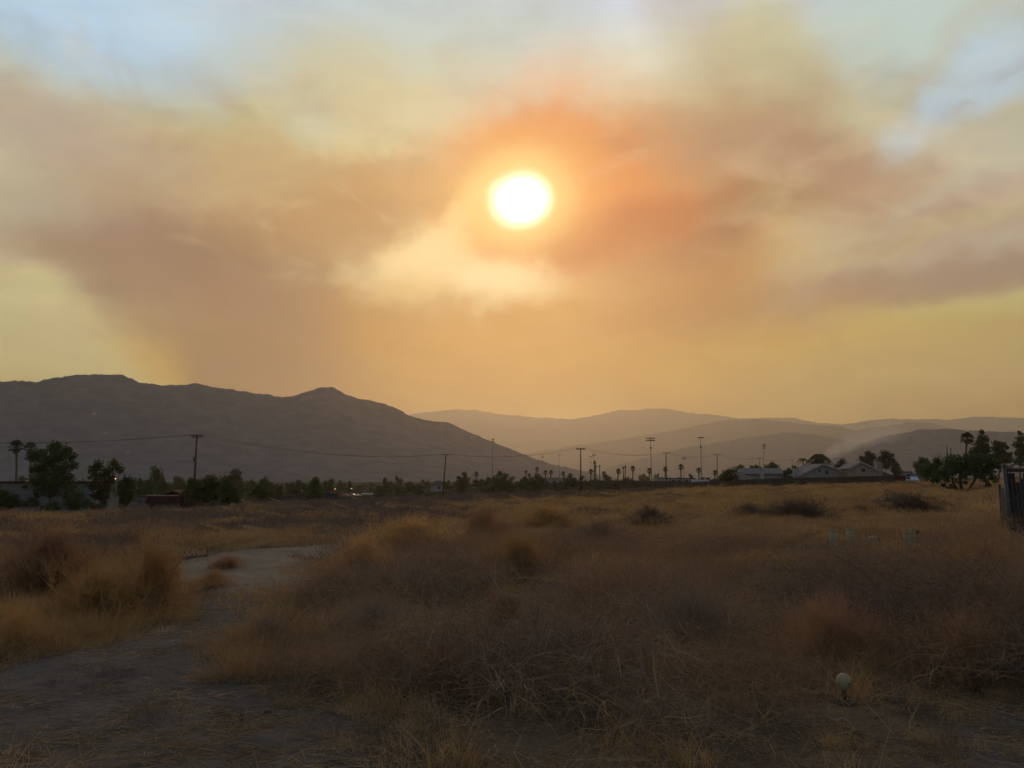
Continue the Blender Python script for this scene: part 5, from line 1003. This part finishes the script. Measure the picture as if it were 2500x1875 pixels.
# dark curved twig, scraps
q = on_ground(1330, 1362); tag(MB().tube([(0, 0, 0), (-.02, 0, .16), (-.12, 0, .3), (-.28, 0, .4)], [.012, .011, .009, .004], 6).obj('bent_twig', 'pole_wood', loc=q), 'dark bent twig sticking out of the central bush', 'twig')
for px, py, lab in [(400, 1528, 'small dark clod on the footpath bend')]:
    q = on_ground(px, py); mb = MB(); vs_ = [(.09 * math.cos(a) * rnd.uniform(.7, 1.2), .06 * math.sin(a) * rnd.uniform(.7, 1.2), rnd.uniform(0, .05)) for a in np.linspace(0, 5.6, 9)]
    mb.add([(0, 0, .06)] + vs_ + [(x_ * .8, y_ * .8, -.02) for x_, y_, _ in vs_], [(0, i + 1, (i + 1) % 9 + 1) for i in range(9)] + [(i + 1, i + 10, (i + 1) % 9 + 10, (i + 1) % 9 + 1) for i in range(9)])
    o = mb.obj('paper_scrap' if px > 1000 else 'soil_clod', 'trim_white' if px > 1000 else 'straw_dark', loc=(q.x, q.y, q.z + (.12 if px > 1000 else .02))); tag(o, lab, 'scrap' if px > 1000 else 'clod')

# ------------------------------------------------------------------ wisp of smoke drifting up from behind the near hill
A = at(2005, 1116, 2450); B = at(2215, 1040, 2450); ax = B - A; L = ax.length
mb = MB().tube([(0, 0, 0), (.3, 0, 0), (.65, 0, 0), (1, 0, 0)], [.09, .16, .24, .30], 16)
o = mb.obj('smoke_wisp', None); o.location = A; o.rotation_euler = (0, -math.atan2(ax.z, math.hypot(ax.x, ax.y)), math.atan2(ax.y, ax.x)); o.scale = (L, L, L)
sm_ = bpy.data.materials.new('smoke'); sm_.use_nodes = True; st_ = sm_.node_tree; st_.nodes.clear(); NN = st_.nodes.new; LK = st_.links.new
so_ = NN('ShaderNodeOutputMaterial'); pv2 = NN('ShaderNodeVolumePrincipled'); pv2.inputs['Color'].default_value = (.95, .93, .9, 1); pv2.inputs['Anisotropy'].default_value = .3
tco = NN('ShaderNodeTexCoord'); sx = NN('ShaderNodeSeparateXYZ'); LK(tco.outputs['Object'], sx.inputs[0])
def M(op, a, b=None, c=None):
    n_ = NN('ShaderNodeMath'); n_.operation = op
    for i, v in enumerate((a, b, c)):
        if v is None: continue
        if isinstance(v, (int, float)): n_.inputs[i].default_value = v
        else: LK(v, n_.inputs[i])
    return n_.outputs[0]
rad_ = M('SQRT', M('ADD', M('MULTIPLY', sx.outputs[1], sx.outputs[1]), M('MULTIPLY', sx.outputs[2], sx.outputs[2])))
nz = NN('ShaderNodeTexNoise'); nz.inputs['Scale'].default_value = 9; nz.inputs['Detail'].default_value = 4; LK(tco.outputs['Object'], nz.inputs['Vector'])
lim = M('ADD', M('MULTIPLY', sx.outputs[0], .2), .07)
edge = M('SUBTRACT', 1.0, M('DIVIDE', rad_, lim)); edge = M('MAXIMUM', M('ADD', edge, M('MULTIPLY', M('SUBTRACT', nz.outputs['Fac'], .5), 1.6)), 0)
fade = M('MULTIPLY', M('SUBTRACT', 1.0, sx.outputs[0]), M('MINIMUM', M('MULTIPLY', sx.outputs[0], 8), 1.0))
LK(M('MULTIPLY', M('MULTIPLY', edge, fade), .02), pv2.inputs['Density']); LK(pv2.outputs[0], so_.inputs['Volume']); o.data.materials.append(sm_)
tag(o, 'thin pale wisp of smoke rising behind the dark rounded hill', 'smoke', kind='stuff')
